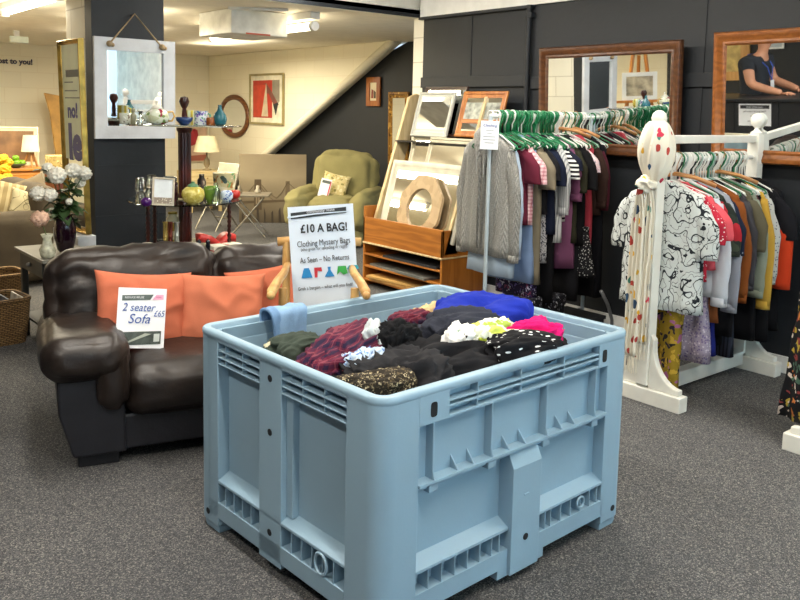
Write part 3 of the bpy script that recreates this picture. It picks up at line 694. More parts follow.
# ================================================================== GLASS DISPLAY STAND
MAH = wood('#2a0f0b', '#4a1a12', 'z', .3)
st = thing('display_stand', 'three tier glass shelf stand on a fluted dark wood column before the pillar', 'shelf stand', (2.38, 5.15, 0))
def fluted(z0, z1, r, n=12):
    vs = []; fs = []; N = n*4
    for z in (z0, z1):
        for k in range(N): a = 2*PI*k/N; q = r*(1 if k % 4 in (1, 2) else .86); vs.append((q*math.cos(a), q*math.sin(a), z))
    fs = [(k, (k+1) % N, (k+1) % N+N, k+N) for k in range(N)]+[tuple(range(N-1, -1, -1)), tuple(range(N, 2*N))]; return vs, fs
for z0, z1 in ((.12, .60), (.64, .94), (.965, 1.43)):
    m = MB(); m.add(*fluted(z0+.03, z1-.03, .042)); m.lathe([(.052, z0), (.052, z0+.015), (.04, z0+.035)], 20); m.lathe([(.04, z1-.035), (.052, z1-.015), (.052, z1)], 20); m.build('column', MAH, st, smooth=True)
m = MB(); m.lathe([(.022, 1.457), (.014, 1.49), (.018, 1.51), (.012, 1.555), (.024, 1.575), (.034, 1.602), (.024, 1.63), (1e-5, 1.637)], 18); m.build('finial', MAH, st, smooth=True)
SHG = glass((.82, .93, .9), .0, 'shelf_glass')
m = MB(); m.lathe([(1e-4, 1.442), (.37, 1.442), (.375, 1.446), (.37, 1.45), (1e-4, 1.45)], 56); m.build('glass_shelf', SHG, st, smooth=True)
m = MB(); m.lathe([(1e-4, .945), (.37, .945), (.375, .95), (.37, .955), (1e-4, .955)], 56); m.build('glass_shelf', SHG, st, smooth=True)
m = MB(); m.lathe([(1e-4, .618), (.40, .618), (.405, .623), (.40, .628), (1e-4, .628)], 56); m.build('glass_shelf', SHG, st, smooth=True)
m = MB(); m.lathe([(.06, .12), (.09, .07), (.2, .045), (.28, .03), (.28, 0), (1e-4, 0)], 28); m.build('base', MAH, st, smooth=True)
def twist(x, y, z0, z1, nm='turned_post'):
    m = MB(); n = int((z1-z0)/.03); m.lathe([(.009 if i % 2 else .016, z0+(z1-z0)*i/(2*n)) for i in range(2*n+1)], 10, T(x, y, 0)); m.build(nm, MAH, st, smooth='all')
twist(.20, -.24, .63, .945); twist(-.10, .27, .63, .945); twist(-.28, -.05, .63, .945)
def on(px, py, Y, z): c = aY(px, py, Y); return (c.x, c.y, z)
def pot(name, label, cat, px, Y, z, prof_, mat, n=20, group=None, sm='all', **k):
    c = aY(px, 150, Y); m = MB(); m.lathe(prof_, n, **k); o = m.build(name, mat, None, smooth=sm); o.location = (c.x, c.y, z); return tag(o, label, cat, group)
Z1, Z2, Z3 = 1.45, .955, .628
def cpx(Y): return lambda px: aY(px, 150, Y).x
# upper shelf
BLUEB = plain('#223a66', .2); 
tp = thing('teapot', 'clear glass teapot painted with red flowers on the top glass shelf', 'teapot', (aY(157, 120, 5.05).x, 5.05, Z1))
GLP = spots('#cfd4c0', ['#8c2438', '#b8bc9a', '#e6e6dc', '#6f8a4c'], 26, .5, .1, rough=.15)
m = MB(); m.lathe([(.035, 0), (.066, .015), (.078, .045), (.068, .078), (.04, .098), (.036, .1)], 24); m.build('body', GLP, tp, smooth='all')
m = MB(); m.lathe([(.038, .1), (.03, .114), (.008, .122), (.006, .13), (.013, .14), (.008, .152), (1e-5, .154)], 18); m.build('lid', plain('#d8d6c8', .15), tp, smooth='all')
m = MB(); m.tube([(.07, 0, .08), (.105, 0, .085), (.118, 0, .055), (.10, 0, .025), (.072, 0, .025)], .006, 8); m.build('handle', plain('#c9a24a', .3), tp, smooth='all')
m = MB(); m.tube([(-.065, 0, .03), (-.10, 0, .06), (-.125, 0, .092)], [.014, .01, .007], 8); m.build('spout', plain('#c8ccb8', .15), tp, smooth='all')
pot('bowl', 'deep blue small bowl with a yellow rim on the top glass shelf', 'bowl', 184.5, 4.93, Z1, [(.02, 0), (.025, .004), (.05, .03), (.055, .052), (.049, .052), (.04, .02), (1e-5, .012)], BLUEB)
mg = thing('mug', 'pale green and yellow striped mug behind the blue bowl', 'mug', (aY(188, 120, 5.20).x, 5.20, Z1))
m = MB(); m.lathe([(.038, 0), (.04, .004), (.04, .095), (.035, .095), (.035, .01), (1e-5, .008)], 20); m.build('cup', stripes('#cfd7b4', '#c8b648', 26, 'X'), mg, smooth=True)
m = MB(); m.tube([(.038, 0, .08), (.066, 0, .07), (.066, 0, .03), (.038, 0, .02)], .006, 8); m.build('handle', plain('#c8b648', .3), mg, smooth='all')
m2 = thing('mug', 'white mug with purple and green pattern right of the blue bowl', 'mug', (aY(201, 120, 5.10).x, 5.10, Z1))
m = MB(); m.lathe([(.042, 0), (.044, .004), (.044, .092), (.039, .092), (.039, .01), (1e-5, .008)], 20); m.build('cup', spots('#dfe4e6', ['#5a4c9c', '#4c9c84', '#8c6cbc', '#3c7cb4'], 60, .45, .03, rough=.3), m2, smooth=True)
m = MB(); m.tube([(.042, 0, .08), (.066, 0, .068), (.064, 0, .03), (.042, 0, .02)], .006, 8); m.build('handle', plain('#4c9c84', .3), m2, smooth='all')
pot('candle_jar', 'small amber brown jar next to the teal vase', 'jar', 211, 5.02, Z1, [(.026, 0), (.03, .004), (.03, .045), (.026, .052), (.022, .052), (.022, .02), (1e-5, .02)], plain('#8c4c1e', .2))
pot('vase', 'teal bottle shaped vase at the right of the top glass shelf', 'vase', 220, 5.0, Z1, [(.022, 0), (.04, .012), (.047, .04), (.04, .07), (.018, .10), (.011, .125), (.014, .135), (.009, .135)], plain('#24606c', .25))
pot('perfume_bottle', 'small clear bottle with a dark cap on the top glass shelf', 'bottle', 134, 5.10, Z1, [(.018, 0), (.018, .06), (.009, .068), (.009, .075), (.011, .076), (.011, .10), (1e-5, .105)], plain('#8c8a72', .15), 12)
pot('glass_tumbler', 'patterned glass tumbler at the left of the top shelf', 'glass', 126, 5.18, Z1, [(.03, 0), (.035, .004), (.038, .07), (.034, .07), (.03, .01), (1e-5, .008)], spots('#c4c8b8', ['#6a5848', '#e4e4dc', '#8a8a78'], 60, .35, .05, rough=.2))
pot('bud_vase', 'slim clear bud vase left of the teapot', 'vase', 141, 4.98, Z1, [(.012, 0), (.014, .02), (.008, .05), (.014, .085), (.01, .085), (.004, .05), (1e-5, .01)], glass((.95, .98, .96), .0, 'clear_glass'), 12)
# middle shelf
CG = _m['clear_glass']
for px, Y, z, l in ((140, 4.98, Z2, 'clear tumbler under the stacked one, left side of the middle shelf'), (140, 4.98, Z2+.085, 'clear tumbler stacked upside down at the far left of the middle shelf'), (150, 5.16, Z2, 'clear tumbler behind the purple votive'), (151, 5.16, Z2+.085, 'clear tumbler stacked behind the photo frame')):
    pot('glass_tumbler', l, 'glass', px, Y, z, [(.034, 0), (.034, .004), (.028, .078), (.014, .086), (1e-5, .086)], CG, 18, 'clear tumblers')
pot('votive_holder', 'purple round glass votive on the middle shelf', 'votive', 145.5, 4.86, Z2, [(.02, 0), (.034, .015), (.036, .035), (.024, .055), (.02, .055), (.03, .03), (1e-5, .01)], plain('#3c1256', .12))
pf = thing('picture_frame', 'small silver photo frame leaning on the middle glass shelf', 'photo frame', (aY(162.5, 200, 4.86).x, 4.86, Z2), 0, None, (-.2, .08, -.25))
frame_mb(.135, .175, prof(.012, .012, 'flat')).build('frame', plain('#a89c88', .3, .6), pf)
m = MB(); m.box(-.056, .056, -.006, -.001, .012, .163); m.build('picture', plain('#cfd4d6', .4), pf); m = MB(); m.box(-.054, .054, -.008, -.006, .013, .05); m.build('glitter_band', spots('#8c8072', ['#e8e0cc'], 90, .3), pf)
jr = thing('glass_jar', 'dark red candle jar with a silver lid behind the photo frame', 'jar', (aY(169, 150, 5.1).x, 5.1, Z2))
m = MB(); m.lathe([(.05, 0), (.055, .006), (.055, .115), (.045, .125), (1e-5, .125)], 22); m.build('jar', plain('#2c0a10', .12), jr, smooth=True)
m = MB(); m.lathe([(.04, .1255), (.05, .13), (.05, .15), (.035, .16), (1e-5, .16)], 22); m.build('lid', plain('#8a8f90', .2, .8), jr, smooth=True)
gj = thing('ginger_jar', 'round yellow crackle ginger jar with a green rim on the middle shelf', 'jar', (aY(193, 180, 4.88).x, 4.88, Z2))
YEL = spots('#c3b45a', ['#d8cc7c', '#b4a44c'], 50, .5, .05, rough=.25)
m = MB(); m.lathe([(.036, 0), (.062, .02), (.073, .055), (.068, .085), (.045, .105), (.032, .108)], 26); m.build('jar', YEL, gj, smooth='all')
m = MB(); m.lathe([(.034, .1085), (.034, .118), (.012, .13), (.012, .14), (1e-5, .143)], 18); m.build('lid', plain('#5f8c68', .3), gj, smooth=True)
pot('green_vase', 'olive green glass vase right of the yellow ginger jar', 'vase', 209.5, 4.90, Z2, [(.022, 0), (.032, .03), (.04, .08), (.037, .105), (.03, .1), (.02, .02), (1e-5, .01)], plain('#5c7a2c', .15))
pot('glass_bottle', 'pale green clear glass bottle between green vase and blue pot', 'bottle', 215.5, 4.87, Z2, [(.026, 0), (.03, .01), (.03, .08), (.014, .105), (.012, .125), (.015, .128), (.009, .128)], glass((.7, .92, .8), .0, 'green_glass'))
pot('ceramic_pot', 'blue and white spotted ceramic pot at the right of the middle shelf', 'pot', 226.5, 4.92, Z2, [(.026, 0), (.042, .02), (.043, .05), (.03, .068), (.026, .068), (1e-5, .05)], spots('#c4d0dc', ['#2c4c94', '#4c74b4'], 60, .4, .05, rough=.25))
pot('red_pot', 'small red glazed pot at the far right of the middle shelf', 'pot', 235, 5.04, Z2, [(.022, 0), (.036, .02), (.034, .045), (.022, .056), (1e-5, .05)], plain('#b4281e', .25))
pot('biscuit_tin', 'round cream tin with a green patterned lid behind the bottles', 'tin', 224, 5.28, Z2, [(.075, 0), (.075, .115), (.078, .116), (.078, .155), (.074, .158), (1e-5, .158)], spots('#c4b88c', ['#6f9c64', '#d8d0b0', '#3c4c44', '#a8763c'], 24, .5, .1, rough=.4), 28, sm=True)
pot('small_jar', 'small dark patterned jar between the column and the round tin', 'jar', 201.5, 5.3, Z2, [(.03, 0), (.03, .11), (.018, .125), (.018, .15), (1e-5, .152)], spots('#2a2420', ['#9a8c74', '#5a4030'], 50, .4, .05, rough=.4), 16, sm=True)
# lowest shelf
pot('candle', 'short white pillar candle at the left of the lowest glass shelf', 'candle', 146, 5.0, Z3+.012, [(.034, 0), (.036, .004), (.036, .06), (.032, .065), (1e-5, .062)], plain('#e4dccc', .5))
pot('saucer', 'white saucer under the short pillar candle', 'saucer', 145, 5.0, Z3, [(.04, 0), (.075, .008), (.08, .011), (.05, .006), (1e-5, .004)], plain('#dedad0', .3))
for i, (px, c, h) in enumerate(((164.5, '#a8904e', .20), (169.5, '#7a3a2c', .19), (176, '#b8bcb4', .18))):
    pot('candlestick', ['tall gold tube candlestick behind the sofa back', 'dark red and gold tube candlestick behind the sofa back', 'silver glass tube candlestick against the dark column'][i], 'candlestick', px, 5.0+.04*i, Z3, [(.024, 0), (.017, .01), (.015, h*.5), (.018, h*.52), (.015, h*.55), (.016, h), (.02, h+.006), (1e-5, h+.006)], plain(c, .25, .6), 14)
pot('jar_candle', 'cream jar with an amber base behind the tube candlesticks', 'jar', 172, 5.22, Z3, [(.04, 0), (.042, .005), (.042, .19), (.03, .21), (.03, .235), (1e-5, .235)], stripes('#dcd2b0', '#9c8434', 9, 'Z'), 18, sm=True)
rs = thing('red_basket', 'red curved trinket bowl on the lowest glass shelf right of the column', 'bowl', (aY(216, 235, 5.02).x, 5.02, Z3))
vs = []; fs = []; n = 24
for i in range(n+1):
    u = i/n; x = -.135+.27*u; zt = .105-.21*u+.22*u*u+.03*math.sin(u*PI*2.2) if u < .6 else .052+.045*math.sin((u-.6)/.4*PI*.8); zb = max(.0, zt-.055)
    for y, z in ((-.05, zb), (-.065, zt), (.065, zt), (.05, zb)): vs.append((x, y*(1-.5*abs(2*u-1)**4), z))
for i in range(n):
    for k in range(4): a = i*4+k; b = i*4+(k+1) % 4; fs.append((a, b, b+4, a+4))
fs += [(0, 1, 2, 3), tuple(4*n+k for k in (0, 1, 2, 3))]
m = MB(); m.add(vs, fs); m.build('shell', plain('#cc3a34', .35), rs, smooth='all')
for k, px in enumerate((199, 203)):
    c = aY(px, 235, 4.88); m = MB(); m.lathe([(.014, 0), (.017, .02), (.013, .035), (.017, .05), (.012, .065), (.016, .078), (.006, .09), (1e-5, .1)], 12); o = m.build('glass_ornament', plain('#14161e', .15), None, smooth='all'); o.location = (c.x+.02*k, c.y-.03*k, Z3); tag(o, ['black faceted ornament just right of the dark column', 'black faceted ornament left of the red bowl'][k], 'ornament')
pk = thing('ribbon_box', 'flat white box tied with red ribbon just behind the sofa back', 'box', (aY(224, 238, 4.86).x, 4.86, Z3), .1)
m = MB(); m.box(-.11, .11, -.05, .05, 0, .05); m.build('box', plain('#d8d2c0', .5), pk, bevel=.003)
m = MB()
m.box(-.112, .112, -.052, .052, .018, .024); m.build('ribbon_band', plain('#b43a34', .5), pk); m = MB(); m.box(-.006, .006, -.0535, .0535, -.0, .052); m.build('ribbon_band', plain('#b43a34', .5), pk)
m = MB(); m.tube([(-.03, -.055, .045), (-.01, -.06, .035), (.02, -.055, .048), (0, -.06, .03), (-.02, -.055, .015), (.0, -.06, .03), (.022, -.055, .016)], .004, 6); m.build('bow', plain('#b43a34', .5), pk, smooth='all')

# ================================================================== MIRRORS ON THE DARK WALL
OAK = wood('#6e3c1a', '#9a5c2a', 'y', .35); OAKZ = wood('#6e3c1a', '#9a5c2a', 'z', .35)
def wall_mirror(label, y0, y1, z0, z1, tilt, fm):
    h = z1-z0; w = y1-y0
    return framed('wall_mirror', label, 'mirror', w, h, .085, .04, fm, MIR, 'ogee', (XW-.062, (y0+y1)/2, z0), (tilt, 0, math.radians(-90)))
wall_mirror('large wooden framed wall mirror above the rail of green hangers', 3.10, 4.33, 1.285, 2.08, math.radians(2.4), wood('#4a2c18', '#5f3a20', 'y', .35))
wall_mirror('large orange oak framed wall mirror at the right edge showing a person', 1.58, 2.86, 1.295, 2.11, math.radians(4.3), wood('#7a4519', '#935826', 'y', .35))

# ================================================================== RAILS, HANGERS AND CLOTHES
PW = plain('#e4e2d8', .4, 0, .03, .05, 30)
def hanger_mesh(w=.2, loopr=.029, t=.0052):
    m = MB(); pts = []
    for k in range(9): a = math.radians(-20+215*k/8); pts.append((0, loopr*math.cos(a), -.012+loopr*math.sin(a)))
    pts += [(0, -loopr*.6, -.05), (0, 0, -.075), (0, 0, -.135)]
    m.tube(pts, t, 6)
    m.tube([(0, 0, -.13), (0, w*.45, -.165), (0, w*.95, -.205), (0, w, -.22), (0, w*.9, -.232), (0, 0, -.234), (0, -w*.9, -.232), (0, -w, -.22), (0, -w*.95, -.205), (0, -w*.45, -.165)], t, 6, True)
    return m
HG = {'green': plain('#0d6b40', .35), 'white': plain('#dcdcd6', .35), 'wood': wood('#9c6a3a', '#c08c54', 'y', .4), 'clear': plain('#9fb4ac', .2)}
_hm = {}
rnd = random.Random(5)
def hanger(kind, loc, rot, label, group):
    if kind not in _hm:
        if kind == 'wood':
            m = MB(); m.tube([(0, .024*math.cos(math.radians(a)), -.012+.024*math.sin(math.radians(a))) for a in range(-20, 196, 27)]+[(0, 0, -.06), (0, 0, -.11)], .002, 6)
            m.tube([(0, -.21, -.165), (0, -.1, -.125), (0, 0, -.11), (0, .1, -.125), (0, .21, -.165)], .012, 8)
        else: m = hanger_mesh()
        o = m.build('clothes_hanger', HG[kind], None, smooth='all'); _hm[kind] = o.data
    else: o = bpy.data.objects.new('clothes_hanger', _hm[kind]); COL.objects.link(o)
    o.location = loc; o.rotation_euler = rot; return tag(o, label, 'hanger', group)
def body_rings(rows, seed, fold, n=40, neckdip=.0):
    R = []
    for i, (z, a, b) in enumerate(rows):
        t = i/(len(rows)-1); ring = []
        for k in range(n):
            th = 2*PI*k/n; c, s_ = math.cos(th), math.sin(th)
            y = a*math.copysign(abs(s_)**.8, s_); x = b*math.copysign(abs(c)**.7, c)
            w = noise.noise(Vector((y*14, z*2.2, seed*3.1+(5 if c > 0 else 0))))*fold*(.25+t*1.1)+noise.noise(Vector((y*34, z*4, seed)))*fold*.35
            ring.append((x+w*(1 if abs(c) > .15 else .5), y+.4*fold*noise.noise(Vector((z*9, seed, th))), z))
        R.append(ring)
    return R
def garment(kind, label, cat, mat, loc, rz, L, W=.22, sl=.2, th=.03, fold=.02, seed=0, name='shirt', group=None, smat=None, flare=1.08, collar=None, z0=-.135):
    """hangs from the rail at loc; width along local Y"""
    t = thing(name, label, cat, loc, rz, group)
    smat = smat or mat
    if kind in ('top', 'dress'):
        nw = .07 if kind == 'top' else .1
        rows = [(z0, nw*.75, th*.7), (z0-.012, nw, th*.9), (z0-.035, W*.6, th), (z0-.07, W*.92, th*1.1), (z0-.10, W, th*1.15), (z0-.2, W*.97, th*1.2)]
        k = 9
        for i in range(1, k+1): q = i/k; rows.append((z0-.2-(L-.2+z0)*q, W*(.97+(flare-.97)*q), th*(1.2+.3*q)))
        m = MB(); m.rings(body_rings(rows, seed, fold)); m.build('body', mat, t, smooth='all')
        if sl:
            for s_ in (-1, 1):
                p0 = Vector((0, s_*(W-.055), z0-.09)); n = 10; R = []
                dx = .02*noise.noise(Vector((seed, s_, 3)))
                for i in range(n+1):
                    q = i/n; ln = sl
                    p = p0+Vector((dx*q*2, s_*(.075*min(1, q*2.2)+.03*q*(1 if sl < .3 else .2)), -ln*q*(.75+.25*q)))
                    rr = .068*(1-.30*q) if sl > .3 else .075*(1-.08*q)
                    ring = []
                    for kk in range(18):
                        a = 2*PI*kk/18
                        w = 1+.22*noise.noise(Vector((math.cos(a)*1.5, p.z*14, seed*2+s_)))
                        ring.append((p.x+math.cos(a)*rr*.5*w, p.y+math.sin(a)*rr*w, p.z+(.02*math.sin(a)*s_*-1 if i < n else 0)))
                    R.append(ring)
                m = MB(); m.rings(R); m.build('sleeve', smat, t, smooth='all')
                if sl > .3: m = MB(); c = R[-1]; m.rings([[(x*1, y, z+.03) for x, y, z in c], [(x*1.05, y, z+.003) for x, y, z in c], [(x*1.02, y, z-.02) for x, y, z in c]]); m.build('cuff', smat, t, smooth='all')
        if collar:
            m = MB(); m.tube([(.0, .075*math.cos(a), z0+.01+.02*abs(math.cos(a))*0+.0) if False else (.03*math.sin(a), .07*math.cos(a), z0+.008) for a in [2*PI*i/20 for i in range(20)]], .012, 8, True); m.build('collar', collar, t, smooth='all')
    elif kind == 'skirt':
        rows = []
        for i in range(12): q = i/11; rows.append((z0-.08-(L-.1)*q, W*(.75+.45*q*(flare)), th*(.9+.6*q)))
        m = MB(); m.rings(body_rings(rows, seed, fold)); m.build('panel', mat, t, smooth='all')
        m = MB(); m.rings(body_rings([(z0-.05, W*.76, th), (z0-.085, W*.77, th)], seed, .003)); m.build('waistband', smat, t, smooth='all')
    elif kind == 'trousers':
        for s_ in (-1, 1):
            rows = []
            for i in range(12): q = i/11; rows.append((z0-.10-(L-.12)*q, W*(.5-.08*q), th*(1-.1*q)))
            m = MB(); m.rings(body_rings(rows, seed+s_, fold), M=T(s_*.004+.012*s_, s_*W*.42, 0)); m.build('leg', mat, t, smooth='all')
        m = MB(); m.rings(body_rings([(z0-.06, W*.9, th*1.1), (z0-.13, W*.95, th*1.3)], seed, .004)); m.build('waistband', smat, t, smooth='all')
    return t

# ---- rail 1: metal rail with green hangers
RY1, RZ1 = 3.82, 1.565
gr = thing('clothes_rail', 'pale metal clothes rail packed with green hangers in the middle of the shop', 'clothes rail', (3.9, RY1, 0))
MET = plain('#b9c6cc', .35, .2, .03)
for x, n_ in ((0, 'post'), (1.05, 'post')):
    m = MB(); m.cyl((x, 0, .05), (x, 0, RZ1-.01), .0135, 14); m.build('post', MET, gr, smooth=True)
    m = MB(); m.cyl((x, -.3, .045), (x, .3, .045), .0135, 12); m.build('foot_bar', MET, gr, smooth=True)
    for y in (-.27, .27): m = MB(); m.lathe([(.02, 0), (.024, .015), (.02, .03)], 12, T(x, y, 0)); m.build('caster', plain('#2a2a2c', .5), gr, smooth=True)
m = MB(); m.cyl((-.0, 0, RZ1-.012), (1.08, 0, RZ1-.012), .0145, 14); m.build('hanging_bar', plain('#dfe2de', .3), gr, smooth=True)
m = MB(); m.cyl((0, 0, .12), (1.05, 0, .12), .012, 12); m.build('lower_bar', MET, gr, smooth=True)
ls = paper('rail_notice', 'white printed notice clipped to the post of the green hanger rail', 'notice', .118, .185, (3.862, RY1-.03, 1.335), (0, .02, math.radians(-47)), PAPER)
text('heading', 'Clothing', .026, INKB, ls, (0, -.002, .155), (PI/2, 0, 0), shear=.2)
for i, w in enumerate((.05, .03, .08, .08, .06)): m = MB(); m.box(-w/2, w/2, -.0012, -.0004, .12-.02*i, .124-.02*i); m.build('print_line', plain('#8a9096', .5), ls)
G1 = 'green hangers bunched on the pale metal rail'; G1W = 'white hangers among the green ones on the metal rail'
def X1(i, n=1): return 3.95+i
garm1 = [
 ('top', 'grey cable knit hooded cardigan at the front of the green hanger rail', 'cardigan', 'cardigan', 'CABLE', 3.975, .94, .23, .72, .045, .02, 'white'),
 ('top', 'pale blue shirt hanging just behind the grey cardigan, showing below its hem', 'shirt', 'shirt', fabric('#b4c6d8', .06), 4.02, 1.08, .21, .70, .03, .02, 'white'),
 ('top', 'burgundy top squeezed behind the pale blue shirt', 'top', 'top', fabric('#5c1e30', .1), 4.05, .72, .20, .22, .028, .02, 'green'),
 ('top', 'pink and white checked short sleeved shirt on the green hanger rail', 'shirt', 'shirt', plaid('#c88f98', '#e6c6c8', '#9c5664', 42), 4.075, .72, .215, .22, .03, .02, 'green'),
 ('dress', 'blue denim long garment behind the checked shirt', 'dress', 'dress', fabric('#7e96bc', .12), 4.12, 1.12, .19, 0, .03, .03, 'green'),
 ('top', 'taupe long cardigan behind the pink checked shirt', 'cardigan', 'cardigan', fabric('#7c7462', .08), 4.165, 1.13, .21, .26, .035, .02, 'green'),
 ('top', 'black short sleeved top beside the taupe cardigan', 'top', 'top', fabric('#17171b', .1), 4.22, .66, .21, .2, .03, .02, 'green'),
 ('dress', 'black and white patterned strappy dress with a gathered front', 'dress', 'dress', linework('#c9c9cc', '#2a2a3c', 26, .06), 4.27, 1.0, .18, 0, .035, .035, 'white'),
 ('top', 'navy short sleeved top next to the patterned strappy dress', 'top', 'top', fabric('#151c30', .1), 4.32, .8, .215, .24, .03, .02, 'green'),
 ('top', 'grey and white fine striped blouse with loose sleeves', 'blouse', 'blouse', stripes('#c6c8c8', '#8e9294', 70, 'Y', .4), 4.375, .86, .22, .42, .035, .03, 'white'),
 ('top', 'white and black broad striped top low beside the striped blouse', 'top', 'top', stripes('#e6e6e4', '#1c1c22', 34, 'Z', .5), 4.415, .72, .20, .2, .028, .02, 'green'),
 ('top', 'dark navy vest top behind the striped ones', 'top', 'top', fabric('#171b2c', .1), 4.455, .6, .2, .14, .03, .02, 'white'),
 ('top', 'mauve purple tunic with ruffled layered sleeves', 'tunic', 'tunic', fabric('#7c4c6c', .12), 4.51, 1.06, .2, .34, .045, .05, 'green'),
 ('top', 'dark olive long top behind the mauve tunic', 'top', 'top', fabric('#2c2c20', .1), 4.565, .88, .21, .3, .03, .02, 'white'),
 ('top', 'plain black top with wide short sleeves', 'top', 'top', fabric('#0e0e11', .1), 4.62, .9, .22, .28, .035, .02, 'green'),
 ('top', 'pale pink floral short sleeved tee near the wall end of the rail', 'tee', 'tee', spots('#d8c0c4', ['#b88a98', '#e8dcdc', '#8c8c9c'], 50, .4, .08), 4.675, .5, .2, .16, .028, .02, 'white'),
 ('dress', 'coral red long dress near the wall end of the rail', 'dress', 'dress', fabric('#a83c4a', .08), 4.73, .98, .2, 0, .028, .02, 'green'),
 ('top', 'dark brown cardigan near the wall end of the rail', 'cardigan', 'cardigan', fabric('#33231e', .1), 4.79, .7, .21, .4, .03, .02, 'green'),
 ('top', 'deep burgundy jumper at the wall end of the rail', 'jumper', 'jumper', fabric('#4a1c28', .1), 4.86, .6, .2, .42, .03, .02, 'white'),
]
garm1 += [
 ('dress', 'long black dress hanging lowest in the middle of the green hanger rail', 'dress', 'dress', fabric('#101014', .1), 4.345, 1.28, .2, 0, .03, .02, 'white'),
 ('trousers', 'black trousers hanging low behind the patterned strappy dress', 'trousers', 'trousers', fabric('#121218', .1), 4.295, 1.26, .17, 0, .03, .02, 'white'),
 ('dress', 'long charcoal dress behind the mauve tunic', 'dress', 'dress', fabric('#1a1a1e', .1), 4.59, 1.3, .2, 0, .03, .02, 'white'),
 ('dress', 'long navy black coat at the wall end of the rail', 'coat', 'coat', fabric('#0f1016', .1), 4.83, 1.3, .22, 0, .04, .02, 'white'),
 ('dress', 'purple and navy printed dress below the strappy dress', 'dress', 'dress', spots('#2a2240', ['#6c5c9c', '#b8b4c8', '#7c3c5c'], 40, .4, .1), 4.20, 1.24, .18, 0, .03, .02, 'white'),
]
def m_cable():
    s = NT('cable_knit'); v = s.coord(); sp = s.n('ShaderNodeSeparateXYZ'); s.l(v, sp.inputs[0])
    y = s.math('MULTIPLY', sp.outputs['Y'], 13); z = s.math('MULTIPLY', sp.outputs['Z'], 20)
    fy = s.math('FRACT', y); band = s.math('LESS_THAN', fy, .42)
    tri = s.math('ABSOLUTE', s.math('SUBTRACT', fy, .21))
    rope = s.math('ABSOLUTE', s.math('SUBTRACT', s.math('FRACT', s.math('ADD', z, s.math('MULTIPLY', tri, 5.0))), .5))
    rib = s.math('ABSOLUTE', s.math('SUBTRACT', s.math('FRACT', s.math('MULTIPLY', sp.outputs['Y'], 90)), .5))
    h = s.math('ADD', s.math('MULTIPLY', s.math('MULTIPLY', rope, band), 1.0), s.math('MULTIPLY', s.math('MULTIPLY', rib, s.math('SUBTRACT', 1.0, band)), .45))
    g = s.noise(v, 130, 3)
    s.l(s.ramp(s.math('ADD', s.math('MULTIPLY', h, .45), s.math('MULTIPLY', g, .7)), [(.2, '#757571'), (.75, '#b5b4ae')]), s.b.inputs['Base Color'])
    s.bump(h, .8, .012); return fin(s, 'cable', .95, 0, .15)
CABLE = m_cable()
for i, (k, lab, nm, cat, mt, x, L, W, sl, th, fo, hk) in enumerate(garm1):
    rz = rnd.uniform(-.10, .10) if i > 1 else -.05
    g = garment(k, lab, cat, CABLE if mt == 'CABLE' else mt, (x, RY1+(.075 if i < 2 else 0), RZ1), rz, L, W, sl, th, fo, 3+i, nm)
    hanger(hk, (x, RY1+(.075 if i < 2 else 0), RZ1+.004), (0, 0, rz), 'green or white plastic hanger holding clothes on the pale metal rail', 'loaded hangers on the metal rail')
    if i == 0:
        for s_ in (-1, 1):     # hood edges and drawstrings
            m = MB(); m.tube([(-.03, s_*.04, -.09), (-.062, s_*.055, -.14), (-.066, s_*.045, -.24), (-.06, s_*.02, -.36), (-.062, s_*.02, -.9)], [.016, .024, .02, .014, .012], 8); m.build('front_band', CABLE, g, smooth='all')
            m = MB(); m.tube([(-.082, s_*.04, -.22), (-.078, s_*.035, -.4)], .003, 6); m.build('drawstring', plain('#b4b4b0', .8), g, smooth=True)
for i in range(46):
    x = 3.965+i*.0135+rnd.uniform(-.006, .006)
    hanger('green' if i % 5 else 'white', (x, RY1, RZ1+.004+rnd.uniform(0, .006)), (rnd.uniform(-.06, .06), rnd.uniform(-.10, .10), rnd.uniform(-.3, .3)), 'empty green or white hanger bunched over the clothes on the metal rail', 'empty hangers bunched on the metal rail')
for i in range(22):
    x = 4.13+i*.016; hanger('green', (x, RY1-.02, RZ1+.004), (rnd.uniform(-.15, .15), rnd.uniform(-.45, .45), rnd.uniform(-1.0, 1.0)), 'green hanger tangled sideways in the cluster on the metal rail', 'tangled green hangers on the metal rail')
for i in range(9):
    x = 4.56+i*.05; hanger(('white', 'clear', 'green')[i % 3], (x, RY1, RZ1+.004), (0, rnd.uniform(-.06, .06), rnd.uniform(-.2, .2)), 'spaced out empty hanger at the wall end of the metal rail', 'spaced hangers at the wall end of the metal rail')
for i, (x, l) in enumerate(((4.60, 'wooden hanger nearest the green cluster on the metal rail'), (4.74, 'wooden hanger at the wall end of the metal rail'))): hanger('wood', (x, RY1-.02, RZ1+.02), (0, 0, .35-.3*i), l, None)
# low skirts and boxes beneath rail 1
garment('skirt', 'black skirt with white dots below the mauve tunic', 'skirt', spots('#16161a', ['#b8b8b4'], 60, .3), (4.63, 3.66, .98), .2, .42, .13, 0, .03, .02, 71, 'skirt')
PB = spots('#15151c', ['#8c8c94', '#c9c9d0', '#55555f'], 42, .32, .06, rough=.6)
for i, (px, py, w, h) in enumerate(((507, 303, .15, .16), (532, 307, .15, .17), (556, 312, .15, .16))):
    c = aY(px, py, 3.62); t = thing('storage_bag', ['black patterned storage bag under the grey cardigan', 'middle black patterned storage bag under the metal rail', 'rightmost black patterned storage bag under the metal rail'][i], 'bag', (c.x, 3.72, .135), .2)
    m = MB(); m.box(-w/2, w/2, -.12, .14, 0, h); m.build('bag_body', PB, t, bevel=.02)
    m = MB(); m.box(-w/2-.006, w/2+.006, -.126, .146, h-.045, h+.035); m.build('lid', PB, t, bevel=.015)
